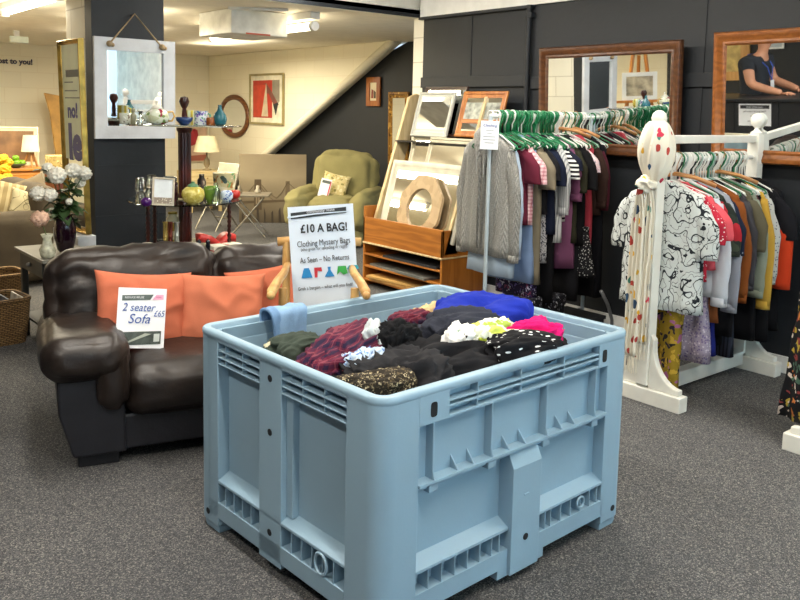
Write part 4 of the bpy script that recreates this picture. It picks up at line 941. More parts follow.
bb = thing('low_chest', 'low dark chest carrying the patterned bags under the metal rail', 'chest', (4.45, 3.72, 0), .0); m = MB(); m.box(-.45, .42, -.16, .18, 0, .133); m.build('body', plain('#101114', .7), bb)
m = MB(); m.box(-.46, .43, -.17, .19, .11, .134); m.build('lid', plain('#191b20', .6), bb)

# ---- rail 2: white wooden rail with turned finials
RY2, RZ2 = 2.55, 1.35
wr = thing('wooden_clothes_rail', 'white painted wooden clothes rail with ball finials and curved feet', 'clothes rail', (3.885, RY2, 0))
def post_and_foot(x, par, ydir=(-1, 1), fin_=True):
    m = MB(); m.box(x-.036, x+.036, -.036, .036, .10, 1.475); m.build('post', PW, par, bevel=.004)
    if fin_: m = MB(); m.lathe([(.036, 1.475), (.036, 1.487), (.016, 1.50), (.013, 1.512), (.02, 1.52), (.037, 1.54), (.042, 1.562), (.034, 1.586), (.018, 1.60), (1e-5, 1.604)], 22, T(x, 0, 0)); m.build('finial', PW, par, smooth='all')
    m = MB(); m.box(x-.04, x+.04, -.245, .25, 0, .085); m.build('foot', PW, par, bevel=.005)
    for s_ in (-1, 1):
        poly = [(s_*.036, .085), (s_*.225, .085), (s_*.225, .105), (s_*.225, .118)]
        for k in range(1, 9): a = PI/2*k/8; poly.append((s_*(.225-.165*math.sin(a)), .118+.21*(1-math.cos(a))))
        poly += [(s_*.06, .36), (s_*.036, .385)]
        if s_ < 0: poly.reverse()
        m = MB(); m.prism(poly, x-.02, x+.02, 'x'); m.build('foot_bracket', PW, par, bevel=.006)
post_and_foot(0, wr); post_and_foot(1.05, wr)
m = MB(); m.box(.036, 1.014, -.02, .02, 1.425, 1.47); m.build('top_bar', PW, wr, bevel=.004)
m = MB(); m.cyl((.036, 0, RZ2-.014), (1.014, 0, RZ2-.014), .014, 14); m.build('hanging_bar', plain('#e4e4e0', .3), wr, smooth=True)
m = MB(); m.box(.036, 1.014, -.035, .035, .03, .115); m.build('lower_bar', PW, wr, bevel=.005)
LEAF = linework('#ccd2d0', '#20262c', 11, .034)
garm2 = [
 ('top', 'white blouse printed with black leaf line drawings at the rail front', 'blouse', 'blouse', LEAF, 3.985, .83, .235, .30, .04, .02, 'white'),
 ('trousers', 'mustard yellow floral trousers hanging below the leaf print blouse', 'trousers', 'trousers', spots('#8c7420', ['#2a2430', '#9c5c8c', '#1c1c24', '#b49434'], 26, .42, .12), 4.03, 1.24, .15, 0, .035, .02, 'white'),
 ('top', 'red top with white spots behind the leaf print blouse', 'top', 'top', spots('#b4243a', ['#e8e0dc'], 60, .25), 4.075, .66, .22, .22, .03, .02, 'white'),
 ('top', 'coral tee second behind the leaf print blouse', 'tee', 'tee', fabric('#c8505a', .08), 4.115, .6, .225, .2, .028, .02, 'white'),
 ('top', 'plain white long sleeved shirt behind the coral tee', 'shirt', 'shirt', fabric('#c4c8d0', .06), 4.155, .76, .22, .56, .03, .02, 'white'),
 ('top', 'dark green camouflage top with a red hem', 'top', 'top', spots('#28302a', ['#3c4438', '#1c2420', '#a82430'], 14, .6, .1), 4.20, .62, .23, .3, .032, .02, 'white'),
 ('top', 'grey marl long sleeved sweatshirt on the white wooden rail', 'sweatshirt', 'sweatshirt', fabric('#8a8e98', .06), 4.25, .68, .235, .6, .035, .02, 'white'),
 ('top', 'navy blue long top next to the grey sweatshirt', 'top', 'top', fabric('#1a2236', .1), 4.30, .78, .225, .3, .035, .02, 'white'),
 ('top', 'rust brown corduroy jacket in the middle of the white rail', 'jacket', 'jacket', fabric('#7c441c', .1), 4.355, .70, .23, .56, .04, .03, 'white'),
 ('top', 'charcoal zip jacket behind the rust brown jacket', 'jacket', 'jacket', fabric('#3c3a3e', .1), 4.42, .8, .225, .5, .035, .02, 'clear'),
 ('skirt', 'lilac and white printed pleated skirt hanging lowest on the rail', 'skirt', 'skirt', spots('#a89cb0', ['#d8ccd8', '#7c6c94'], 70, .4), 4.17, 1.03, .17, 0, .03, .03, 'white'),
 ('top', 'khaki taupe shirt with a dark lace trim', 'shirt', 'shirt', fabric('#55503f', .08), 4.49, .5, .23, .3, .035, .02, 'white'),
 ('skirt', 'navy pinstripe skirt hanging low near the wall', 'skirt', 'skirt', stripes('#14161f', '#2c303c', 50, 'Y', .6), 4.50, 1.05, .15, 0, .035, .02, 'white'),
 ('top', 'sage green long sleeved top near the wall', 'top', 'top', fabric('#82897a', .08), 4.555, .66, .22, .56, .032, .02, 'white'),
 ('top', 'maroon top partly hidden behind the sage green one', 'top', 'top', fabric('#4c1c2a', .1), 4.60, .74, .21, .5, .028, .02, 'white'),
 ('top', 'mustard yellow long cardigan near the wall end of the rail', 'cardigan', 'cardigan', fabric('#b8913a', .08), 4.655, .74, .22, .64, .035, .02, 'white'),
 ('top', 'white patterned blouse behind the mustard cardigan', 'blouse', 'blouse', spots('#b9b9b4', ['#6c6c74'], 60, .3), 4.71, .66, .21, .5, .03, .02, 'white'),
]
for i, (k, lab, nm, cat, mt, x, L, W, sl, th, fo, hk) in enumerate(garm2):
    rz = rnd.uniform(-.10, .10) if i else 0
    garment(k, lab, cat, mt, (x, RY2, RZ2), rz, L, W, sl, th, fo, 103+i, nm)
    hanger(hk, (x, RY2, RZ2+.004), (0, 0, rz), 'white hanger holding clothes on the white wooden rail', 'loaded hangers on the wooden rail')
for x_, l_, L_, w_ in ((4.39, 'long black dress in the middle of the white wooden rail', 1.02, .2), (4.63, 'black long skirted dress beneath the sage green top', 1.08, .21), (4.745, 'black long coat at the wall end of the white wooden rail', 1.1, .23), (4.86, 'black cardigan last on the white wooden rail', 1.05, .23)):
    garment('dress', l_, 'dress', fabric('#0e0e12', .1), (x_, RY2, RZ2), .04, L_, w_, 0, .035, .02, int(x_*100), 'dress')
# black jumper with orange sleeves at the end of the rail
g = garment('top', 'black jumper with bright orange red lower sleeves at the wall end of the rail', 'jumper', fabric('#15151a', .1), (4.79, RY2, RZ2), .12, .72, .23, .26, .04, .02, 131, 'jumper')
for s_ in (-1, 1):
    m = MB(); R = []
    for i in range(9):
        q = i/8; R.append([(math.cos(a)*.034*(1+.2*noise.noise(Vector((math.cos(a)*2, q*6, 7)))), s_*(.262+.01*q)+math.sin(a)*.066*(1-.15*q), -.42-.36*q) for a in [2*PI*kk/16 for kk in range(16)]])
    m.rings(R); m.build('lower_sleeve', fabric('#c23c1c', .06), g, smooth='all')
hanger('white', (4.79, RY2, RZ2+.004), (0, 0, .12), 'white hanger of the black and orange jumper', None)
bl = garment('skirt', 'rust brown skirt hanging low behind the leaf print blouse', 'skirt', fabric('#7a4422', .08), (4.22, RY2-.06, 1.13), .1, .58, .13, 0, .03, .02, 140, 'skirt')
bl = garment('skirt', 'royal blue skirt beside the lilac printed one', 'skirt', fabric('#1c2470', .08), (4.30, RY2-.03, 1.0), -.1, .66, .12, 0, .03, .02, 141, 'skirt')
bl = garment('trousers', 'black trousers in the middle of the white wooden rail', 'trousers', fabric('#0d0d10', .1), (4.42, RY2-.02, 1.2), .1, .82, .15, 0, .04, .02, 142, 'trousers')
for i in range(22):
    x = 4.03+i*.037+rnd.uniform(-.008, .008)
    hanger(('white', 'white', 'green', 'clear')[i % 4], (x, RY2, RZ2+.004), (rnd.uniform(-.05, .05), rnd.uniform(-.15, .15), rnd.uniform(-.3, .3)), 'empty hanger squeezed between clothes on the white wooden rail', 'empty hangers on the wooden rail')
for i, (x, l) in enumerate(((4.05, 'wooden hanger near the front post of the white rail'), (4.5, 'wooden hanger in the middle of the white rail'))): hanger('wood', (x, RY2-.02, RZ2+.02), (0, 0, .3), l, None)
# patterned scarf over the front finial
SCF = spots('#e2dccb', ['#c83a52', '#d9a62c', '#35506c', '#b4453c', '#4c8c7c', '#d9b23c'], 24, .36, .05, (1, 1, .7), .85, .6)
sc = thing('scarf', 'long cream scarf with coloured leaf print knotted around the rail finial', 'scarf', (3.885, RY2, 0))
R = []
for i in range(20):
    q = i/19; z = 1.545-.33*q; ra = .045+.055*math.sin(PI*min(1, q*1.05))**.7 if q < .95 else .035; R.append([(math.cos(a)*ra*.8*(1+.10*math.sin(a*7+q*5)+.07*math.sin(a*13+q*3))-.012, math.sin(a)*ra*(1+.06*math.sin(a*6+q*4)), z) for a in [2*PI*k/48 for k in range(48)]])
m = MB(); m.rings(R); m.build('wrap', SCF, sc, smooth='all')
m = MB(); m.add(*soft(.10, .085, .07, .035, 10, .01, .012, 22, 4), M=T(-.05, .02, 1.205)); m.build('knot', SCF, sc, smooth='all')
def tail(y0, y1, zt, zb, x, seed, nm='tail'):
    n = 26; k = 34; vs = []; fs = []
    for i in range(k+1):
        q = i/k; z = zt+(zb-zt)*q; wd = (.25+.75*min(1, q*5))
        for j in range(n+1):
            u = j/n-.5; y = (y0+y1)/2+(y1-y0)*u*wd
            vs.append((x-.012*math.sin(u*22+seed+.6*math.sin(q*5))-.01*noise.noise(Vector((u*6, z*5, seed)))-.01*q, y+.008*noise.noise(Vector((z*5, seed, 1))), z))
    for i in range(k):
        for j in range(n): a = i*(n+1)+j; fs.append((a, a+1, a+n+2, a+n+1))
    m = MB(); m.add(vs, fs); o = m.build(nm, SCF, sc, smooth='all'); s_ = o.modifiers.new('t', 'SOLIDIFY'); s_.thickness = .003
    m = MB()
    for j in range(0, n+1, 1): v = vs[k*(n+1)+j]; m.tube([v, (v[0]-.003, v[1]+.002*math.sin(j*3), v[2]-.05), (v[0], v[1]+.004*math.sin(j*5), v[2]-.09)], .0016, 4)
    f_ = m.build('fringe', plain('#e2dccb', .9), sc); f_['kind'] = 'stuff'
tail(-.042, .035, 1.2, .34, -.062, 1); tail(.0, .085, 1.18, .26, -.078, 4)
# ---- rail 3 at the right edge
r3 = thing('wooden_clothes_rail', 'white wooden rail foot at the right edge under the floral dress', 'clothes rail', (3.88, 1.50, 0))
post_and_foot(0, r3); post_and_foot(1.05, r3)
m = MB(); m.box(.036, 1.014, -.02, .02, 1.425, 1.47); m.build('top_bar', PW, r3, bevel=.004)
m = MB(); m.cyl((.036, 0, RZ2-.014), (1.014, 0, RZ2-.014), .014, 14); m.build('hanging_bar', plain('#e4e4e0', .3), r3, smooth=True)
m = MB(); m.box(.036, 1.014, -.035, .035, .03, .115); m.build('lower_bar', PW, r3, bevel=.005)
garment('dress', 'long black dress with orange and white floral print at the right edge', 'dress', spots('#15161a', ['#c8783c', '#b8a03c', '#d8ccc0', '#8c3c3c', '#4c6c5c'], 24, .42, .14), (3.965, 1.53, RZ2), 0, 1.22, .225, 0, .045, .03, 150, 'dress', flare=1.35)
hanger('white', (3.965, 1.50, RZ2+.004), (0, 0, 0), 'white hanger of the black floral dress at the right edge', None)
# bent chrome leg behind the scarf
cl = MB(); a = aY(601, 290, 3.3); cl.tube([aY(601, 291, 3.3), aY(608, 305, 3.3), aY(612, 320, 3.3), Vector((aY(612, 320, 3.3).x, 3.3, .02))], .012, 10); tag(cl.build('bent_metal_leg', plain('#8c8e90', .3, .6), smooth='all'), 'bent grey metal tube leg standing in the dark gap left of the scarf', 'leg')

# ================================================================== RACK OF FRAMED MIRRORS
LW = wood('#c0a878', '#d8c498', 'z', .5); ORW = wood('#9c5c1c', '#b8742a', 'y', .45); ORWZ = wood('#9c5c1c', '#b8742a', 'z', .45)
mr = thing('mirror_rack', 'wooden slanted rack holding framed mirrors against the dark wall', 'rack', (4.44, 5.36, 0))
Y0, Y1 = -.52, .54          # near and far ends, local
m = MB(); m.box(0, .02, Y0, Y1, .40, .625); m.build('front_panel', ORW, mr, bevel=.003)
for y, n_ in ((Y0, 'side_panel'), (Y1-.02, 'side_panel')): m = MB(); m.box(.0, .48, y, y+.02, 0, .62 if y < 0 else .72); m.build(n_, ORWZ, mr, bevel=.003)
m = MB(); m.box(.47, .485, Y0, Y1, .05, .6); m.build('back_panel', plain('#4a4c50', .6), mr)
m = MB(); m.box(-.01, .48, Y0-.005, Y1, .385, .40); m.build('shelf', LW, mr, bevel=.003)
for z in (.05, .17, .28): m = MB(); m.box(.0, .47, Y0+.02, Y1-.02, z, z+.016); m.build('shelf', ORW, mr, bevel=.002)
m = MB(); m.box(.02, .47, Y0+.02, Y1-.02, .42, .436); m.build('shelf', ORW, mr)
for y in (Y0-.0, Y1-.075):
    m = MB(); m.prism([(.02, .42), (.17, .42), (.60, 1.72), (.53, 1.735), (.45, 1.70)], y, y+.035 if y > 0 else y+.03, 'y'); m.build('slanted_plank', LW, mr, bevel=.003)
SL = math.atan(.31/1.12)
def slant(px, py, off=0):
    n = Vector((math.cos(SL), 0, -math.sin(SL))); p0 = Vector((4.64, 0, .6))-n*off; d = ray(px, py); t = (p0-CAM).dot(n)/d.dot(n); return CAM+d*t
def rackmirror(label, xl, xr, yt, yb, fw, fm, off, kind='step', pic=MIR, **k):
    a = slant(xl, yb, off); b = slant(xr, yb, off); c_ = slant((xl+xr)/2, yt, off); e = slant((xl+xr)/2, yb, off)
    w = abs(a.y-b.y); h = (c_-e).length; return framed('framed_mirror', label, 'mirror', w, h, fw, .022, fm, pic, kind, (e.x, (a.y+b.y)/2, e.z), (-SL, 0, math.radians(-90)), 'mirrors on the slanted rack', **k)
IV = plain('#c2bba2', .5, 0, .04); IV2 = plain('#a9aaa2', .45, .1, .04)
rackmirror('dark brown framed mirror at the top of the rack behind the silver white one', 416, 458, 90, 137, .03, plain('#3a241a', .4), .0)
rackmirror('silver white framed mirror at the top left of the rack', 411, 447, 95, 137.5, .045, IV2, .05)
pn_, pp = rackmirror('orange pine multi opening frame at the top right of the rack', 455, 499, 94, 138, .055, wood('#9c5a22', '#bc7a38', 'z', .4), .03)
w_ = abs(slant(455, 138, .03).y-slant(499, 138, .03).y)
m = MB(); m.box(-w_/2+.05, w_/2-.05, -.016, -.004, .12, .155); m.build('cross_bar', wood('#9c5a22', '#bc7a38', 'x', .4), pn_)
m = MB(); m.box(-w_/2+.05, w_/2-.05, -.0095, -.008, .155, .30); m.build('photograph', plain('#8c9088', .3, 0, .35, 0, 60, 18), pn_)
m = MB(); m.box(4.74, 4.92, 4.86, 5.84, 1.298, 1.31); ld = m.build('rack_ledge', plain('#1c1815', .5)); ld.parent = mr; ld.matrix_parent_inverse = T(-4.44, -5.36, 0)
rackmirror('cream framed mirror at the left of the rack middle row', 407, 440, 138.5, 172, .04, IV, .02)
rackmirror('cream wide framed mirror at the right of the rack middle row', 424, 472, 140, 172, .045, IV, .06)
rackmirror('large white moulded frame at the bottom of the rack', 377, 456, 166, 238, .085, plain('#c9c5b2', .5), .07)
rf = thing('round_mirror', 'round mirror in a pale mosaic wood frame in the front of the rack', 'mirror', slant(413, 243, .11), 0, None, (-SL, 0, math.radians(-90)))
MOS = spots('#b49c78', ['#b89f7c', '#af9773', '#b69e7a', '#a9906c'], 18, .9, .0, rough=.5)
m = MB(); oct_ = []
vs = []; fs = []; n = 48; rr = ((.295, 0, 'o'), (.295, -.028, 'o'), (.17, -.028, 'i'), (.17, 0, 'i'))
for k in range(n):
    a = 2*PI*k/n; sq = 1/max(abs(math.cos(a)), abs(math.sin(a)), (abs(math.cos(a))+abs(math.sin(a)))/1.38)
    for r_, y, t_ in rr: q = r_*(sq if t_ == 'o' else 1)*(.96 if t_ == 'o' else 1); vs.append((q*math.cos(a)*.93, y, .30+q*math.sin(a)))
for k in range(n):
    for j in range(4): a = k*4+j; b = k*4+(j+1) % 4; c2 = ((k+1) % n)*4+(j+1) % 4; d = ((k+1) % n)*4+j; fs.append((a, b, c2, d))
m.add(vs, fs); m.build('frame', MOS, rf, smooth=True)
m = MB(); m.lathe([(1e-4, 0), (.172, 0), (.172, .006), (1e-4, .006)], 40, T(0, -.004, .30) @ RX(PI/2), sx=.93); m.build('mirror_glass', MIR, rf)
for i, (z, y, w, c_, l) in enumerate(((.187, .05, .8, '#6a6c68', 'grey flat panel lying on the upper shelf of the mirror rack'), (.297, -.1, .7, '#2a2c30', 'dark flat panel lying on the top shelf of the mirror rack'), (.067, .0, .85, '#b08448', 'light wood board lying on the lowest shelf of the mirror rack'), (.09, .06, .8, '#c49c5c', 'second light wood board on the lowest shelf of the mirror rack'))):
    m = MB(); m.box(-.24, .2, -w/2, w/2, 0, .018); o = m.build('flat_panel', plain(c_, .5, 0, .1)); place(o, (4.68, 5.36+y, z), (0, 0, .06*(i-1))); tag(o, l, 'panel')

# ================================================================== WALL ART AND BACK ROOM
CH_ = plain('#a89c70', .35, .4)
XS = 6.392
rp, p_ = framed('framed_print', 'abstract red and grey print in a thin champagne frame on the cream stair wall', 'picture', 1.0, .76, .03, .025, CH_, plain('#e2dcc4', .6), 'flat', (XS, 10.96, 1.335), (0, 0, math.radians(-90)), pname='mount')
def shp(name, poly, col, par, y): m = MB(); m.prism(poly, y-.001, y, 'y'); return m.build(name, plain(col, .6), par)
shp('red_field', [(-.40, .10), (.17, .10), (.17, .66), (-.40, .66)], '#b4392c', rp, -.010)
shp('grey_field', [(.17, .34), (.38, .34), (.38, .66), (.17, .66)], '#8c8474', rp, -.010)
shp('dark_shape', [(.0, .62), (.17, .48), (.36, .30), (.25, .24), (.08, .46), (-.26, .48), (-.26, .56)], '#7a4a40', rp, -.0115)
shp('light_wedge', [(.0, .62), (.06, .12), (-.14, .12)], '#c9b89c', rp, -.0125)
shp('black_wedge', [(.20, .30), (.36, .34), (.28, .14)], '#2c2c2c', rp, -.0125)
shp('red_wedge', [(-.38, .58), (.0, .60), (-.14, .12), (-.38, .12)], '#c2442f', rp, -.0118)
a = aX(368, 106, 6.6); b = aX(382, 77, 6.6)
sp_, p_ = framed('framed_print', 'small portrait picture in an orange wood frame on the dark stair recess wall', 'picture', a.y-b.y, b.z-a.z, .07, .02, wood('#8c4c1c', '#a8662c', 'z', .4), plain('#d8ccac', .6), 'flat', (6.585, (a.y+b.y)/2, a.z), (0, 0, math.radians(-90)), pname='picture')
shp('red_figure', [(-.05, .1), (.0, .1), (.0, .2), (-.04, .22)], '#8c3c2c', sp_, -.009); shp('dark_figure', [(.01, .1), (.05, .1), (.05, .18), (.01, .2)], '#4c3c2c', sp_, -.009)
a = aX(390, 190, 6.6); b = aX(412, 92, 6.6)
gt, p_ = framed('wall_mirror', 'ornate gilt beaded mirror on the dark wall behind the rack plank', 'mirror', a.y-b.y, b.z-a.z-.1, .075, .03, spots('#8c6424', ['#c49a4c', '#5c3c14'], 26, .4, .05, rough=.35), MIR, 'step', (6.58, (a.y+b.y)/2, a.z+.1), (math.radians(1), 0, math.radians(-90)))
# oval mirror
ov = thing('oval_mirror', 'oval mirror in a brown wooden frame on the cream wall beside the corner', 'mirror', (6.385, 11.97, 1.44), 0, None, (0, 0, math.radians(-90)))
vs = []; fs = []; n = 48
for k in range(n):
    a = 2*PI*k/n
    for f_, y in ((1, 0), (1, -.02), (.93, -.035), (.84, -.03), (.80, -.01), (.80, 0)): vs.append((.50*f_*math.cos(a), y, .345*(1-(1-f_)*1.2)*math.sin(a)))
for k in range(n):
    for j in range(6): fs.append((k*6+j, k*6+(j+1) % 6, ((k+1) % n)*6+(j+1) % 6, ((k+1) % n)*6+j))
m = MB(); m.add(vs, fs); m.build('frame', wood('#5c3418', '#7c4c26', 'x', .4), ov, smooth='all')
m = MB(); m.lathe([(1e-4, 0), (.41, 0), (.41, .006), (1e-4, .006)], 48, T(0, -.002, 0) @ RX(PI/2), sy=.66); m.build('mirror_glass', MIR, ov)
fp, p_ = framed('framed_print', 'pinkish poster with a red tree on the far cream wall behind the glass stand', 'picture', .44, .60, .012, .02, plain('#c8b89c', .5), plain('#cfae94', .6), 'flat', (6.14, 12.88, .66), (0, 0, 0), pname='print')
rt = heap('x', 'x', plain('#a42c34', .7), 0, 0, 0, .12, .01, .15, 0, .3, 3, seed=4, sub=3); rt.parent = fp; rt.location = (-.08, -.012, .42); rt.name = 'red_tree'
for k_ in ('label', 'category', 'group'): del rt[k_]
shp('ground', [(-.2, .02), (.2, .02), (.2, .12), (-.2, .10)], '#a4604c', fp, -.009)
def lamp(label, loc, r0, r1, hs, base='tripod', hb=.25, sc_='#e6dcb8', bc='#a87844'):
    t = thing('table_lamp', label, 'lamp', loc); mt = plain(bc, .5)
    if base == 'tripod':
        for k in range(3): a = 2*PI*k/3+.4; m = MB(); m.cyl((.09*math.cos(a), .09*math.sin(a), 0), (.015*math.cos(a), .015*math.sin(a), hb), .012, 8); m.build('leg', mt, t, smooth=True)
    else: m = MB(); m.lathe([(.07, 0), (.07, .01), (.02, .03), (.05, .09), (.04, .16), (.012, .2), (.012, hb)], 16); m.build('base', mt, t, smooth='all')
    m = MB(); m.lathe([(r0, hb-.02), (r1, hb-.02+hs), (r1-.004, hb-.02+hs), (r0-.004, hb-.02)], 28); m.build('lamp_shade', plain(sc_, .8), t, smooth=True); return t
# bedside chest with a lamp beneath the poster
cb = thing('small_cabinet', 'pale wood small cabinet on legs seen under the glass stand shelf', 'cabinet', (5.62, 11.6, 0))
m = MB(); m.box(-.30, .30, -.2, .2, .22, .62); m.build('body', wood('#c8b07c', '#dcc898', 'x'), cb, bevel=.006)
for x in (-.26, .22):
    for y in (-.18, .14): m = MB(); m.box(x, x+.04, y, y+.04, 0, .22); m.build('leg', plain('#c8b07c', .5), cb)
for z in (.26, .44): m = MB(); m.box(-.27, .27, -.212, -.2, z, z+.15); d = m.build('drawer', wood('#c8b07c', '#dcc898', 'x'), cb, bevel=.004); m = MB(); m.sphere((0, -.225, z+.075), .014, 6); m.build('knob', plain('#a88c5c', .4), d)
lamp('cream shaded table lamp below the pink poster in the far corner', (5.72, 11.6, .62), .20, .13, .24, 'b', .30, '#efe2bc', '#8c7c5c')
# bridge canvas
cv = thing('canvas_print', 'large sepia canvas print of a suspension bridge leaning behind the recliner', 'canvas', (5.86, 9.88, 0), 0, None, (-.05, 0, math.radians(-31)))
def m_sepia():
    s = NT('sepia_sky'); v = s.coord(); sp = s.n('ShaderNodeSeparateXYZ'); s.l(v, sp.inputs[0])
    f = s.math('ADD', s.math('MULTIPLY', sp.outputs['Z'], .95), s.math('MULTIPLY', s.noise(v, 3, 4), .3))
    s.l(s.ramp(f, [(.1, '#4c4232'), (.42, '#7c6f58'), (.75, '#9c8e72'), (1, '#8a7c62')]), s.b.inputs['Base Color']); return fin(s, 'sepia', .7)
m = MB(); m.box(-.46, .46, 0, .035, 0, .95); m.build('canvas', m_sepia(), cv, bevel=.003)
DK = '#54452f'
shp('bridge_tower', [(-.26, .18), (-.15, .18), (-.16, .60), (-.25, .60)], DK, cv, -.002); shp('bridge_tower', [(.17, .22), (.235, .22), (.23, .58), (.175, .58)], '#6c5c44', cv, -.002)
for x in (-.232, -.2): shp('tower_arch', [(x, .26), (x+.02, .26), (x+.02, .50), (x+.01, .53), (x, .50)], '#8f7f64', cv, -.0035)
for i, (x0, z0, x1, z1) in enumerate(((-.46, .32, -.21, .58), (-.20, .58, .05, .34), (.05, .34, .20, .56), (.21, .56, .46, .38), (-.2, .55, .0, .32))):
    m = MB(); m.tube([(x0, -.003, z0), ((x0+x1)/2, -.003, (z0+z1)/2-.03), (x1, -.003, z1)], .0035, 5); m.build('bridge_cable', plain(DK, .6), cv)
shp('bridge_deck', [(-.46, .26), (.46, .31), (.46, .335), (-.46, .30)], DK, cv, -.003)
for i in range(9):
    x = -.42+.1*i; shp('wharf_post', [(x, .0), (x+.022+.01*(i % 3), .0), (x+.022, .12+.10*((i*7) % 3)/2), (x, .14+.08*((i*5) % 4)/3)], '#3c3226', cv, -.0045)
# recliner
RC = fabric('#857f56', .07, sc=120, bump=.3)
rc = thing('recliner_armchair', 'olive green fabric recliner armchair in front of the dark stair recess', 'armchair', (5.68, 8.06, 0), math.radians(-52)); rc.scale = (1.07, 1.05, 1.02)
softobj('seat_cushion', RC, rc, T(0, -.10, .40), .52, .62, .26, .10, 16, .03, .01, 5, 1)
softobj('backrest', RC, rc, T(0, .30, .70) @ RX(-.22), .70, .28, .66, .14, 22, .04, .010, 5, 2)
for s_ in (-1, 1): softobj('arm', RC, rc, T(s_*.37, -.05, .42) @ RX(.04), .24, .85, .40, .11, 16, .02, .012, 5, 3+s_)
softobj('footrest', RC, rc, T(0, -.43, .26), .50, .10, .38, .045, 12, .01, .006, 5, 6)
softobj('base', RC, rc, T(0, .02, .16), .80, .84, .30, .08, 10, .0, .006, 5, 7)
cu = pillow('cushion', spots('#cfc08c', ['#e2d8ac', '#8c8450', '#b8a868'], 26, .42, .06), .34, .30, .11, 9, .006); place(cu, Matrix(rc.matrix_basis) @ Vector((-.0, -.02, .0)) if False else (T(5.68, 8.06, .012) @ RZ(math.radians(-52)) @ Vector((-.05, .02, .66))), (-.35, .2, math.radians(-50))); tag(cu, 'floral cushion standing on the olive recliner seat', 'cushion')
tg = paper('price_tag', 'white price tag leaning on the floral cushion of the recliner', 'sign', .13, .22, T(5.68, 8.06, .012) @ RZ(math.radians(-52)) @ Vector((-.14, -.17, .54)), (-.3, .2, math.radians(-45)))
m = MB(); m.box(-.05, .05, -.0015, -.0005, .165, .2); m.build('header_band', GREY, tg); m = MB(); m.box(.045, .06, -.0015, -.0005, .02, .2); m.build('red_ribbon', RED, tg)
# folding chrome table with bits on it
ft = thing('folding_table', 'small folding table with crossed chrome legs in front of the bridge canvas', 'table', (5.0, 9.0, 0), math.radians(-35))
CHR = plain('#b4b0a4', .25, .8)
for s_ in (-1, 1):
    m = MB(); m.tube([(-.22, s_*.2, 0), (.2, s_*.2, .50)], .010, 8); m.build('leg', CHR, ft, smooth=True); m = MB(); m.tube([(.22, s_*.18, 0), (-.2, s_*.18, .50)], .010, 8); m.build('leg', CHR, ft, smooth=True)
m = MB(); m.box(-.26, .26, -.24, .24, .505, .525); m.build('tabletop', plain('#6c6454', .5, 0, .2, 0, 60, 20), ft, bevel=.004)
for i, (x, y, l, c_) in enumerate(((-.12, 0, 'small sepia glass ornament on the left of the folding table', '#8c8470'), (.1, .05, 'small pale ornament on the right of the folding table', '#b8b09c'))):
    m = MB(); m.lathe([(.03, 0), (.04, .03), (.015, .06), (.02, .09), (1e-5, .1)], 12); o = m.build('ornament', plain(c_, .3), None, smooth='all'); p = T(5.0, 9.0, 0) @ RZ(math.radians(-35)) @ Vector((x, y, .5255)); place(o, p); tag(o, l, 'ornament')
def folding_chair(label, loc, rz):
    t = thing('folding_chair', label, 'chair', loc, rz)
    for s_ in (-1, 1):
        m = MB(); m.tube([(s_*.19, -.2, 0), (s_*.19, .1, .45), (s_*.18, .22, .84)], .011, 8); m.build('leg', CHR, t, smooth=True)
        m = MB(); m.tube([(s_*.17, .22, 0), (s_*.17, -.14, .44)], .011, 8); m.build('leg', CHR, t, smooth=True)
    m = MB(); m.box(-.18, .18, -.19, .17, .44, .465); m.build('seat', plain('#d8d2bc', .5), t, bevel=.01)
    m = MB(); m.box(-.18, .18, .19, .215, .70, .85); m.build('backrest', plain('#d8d2bc', .5), t, bevel=.008)
    m = MB(); m.cyl((-.18, .12, .13), (.18, .12, .13), .009, 8); m.build('stretcher', CHR, t, smooth=True)
folding_chair('pale folding chair with chrome legs seen below the middle glass shelf', (4.95, 9.75, 0), math.radians(-75))
# tweed sofa at the far left
TW = fabric('#4a4236', .16, sc=90, bump=.5)
ts = thing('tweed_sofa', 'grey brown tweed sofa at the left edge in the back room', 'sofa', (1.45, 7.85, 0))
softobj('arm', TW, ts, T(.17, -.35, .34), 1.35, .26, .60, .11, 16, .01, .004, 6, 1)
softobj('backrest', TW, ts, T(.72, .25, .45), .25, 1.3, .80, .11, 16, .01, .004, 6, 2)
softobj('seat_cushion', plain('#8c7f66', .9), ts, T(.05, .4, .36), 1.1, 1.1, .3, .08, 12, .02, .004, 5, 3)
for i, (px, py, Y, c_, l, s_) in enumerate(((8, 202, 7.75, stripes('#a89a76', '#8c7c58', 16, 'X', .6), 'striped cream cushion at the left edge on the tweed sofa', .44), (27, 198, 7.95, fabric('#6a5f4c', .1), 'taupe cushion in the middle of the tweed sofa', .42), (31, 210, 7.62, linework('#aaa080', '#6c6448', 5, .03, False), 'cream patterned cushion in front of the taupe one on the tweed sofa', .38))):
    c = aY(px, py, Y); o = pillow('cushion', c_, s_, s_*.9, .14, 30+i); place(o, (c.x, Y, c.z), (-.5, [.25, -.35, .3][i], -.2)); tag(o, l, 'cushion', 'cushions on the tweed sofa')
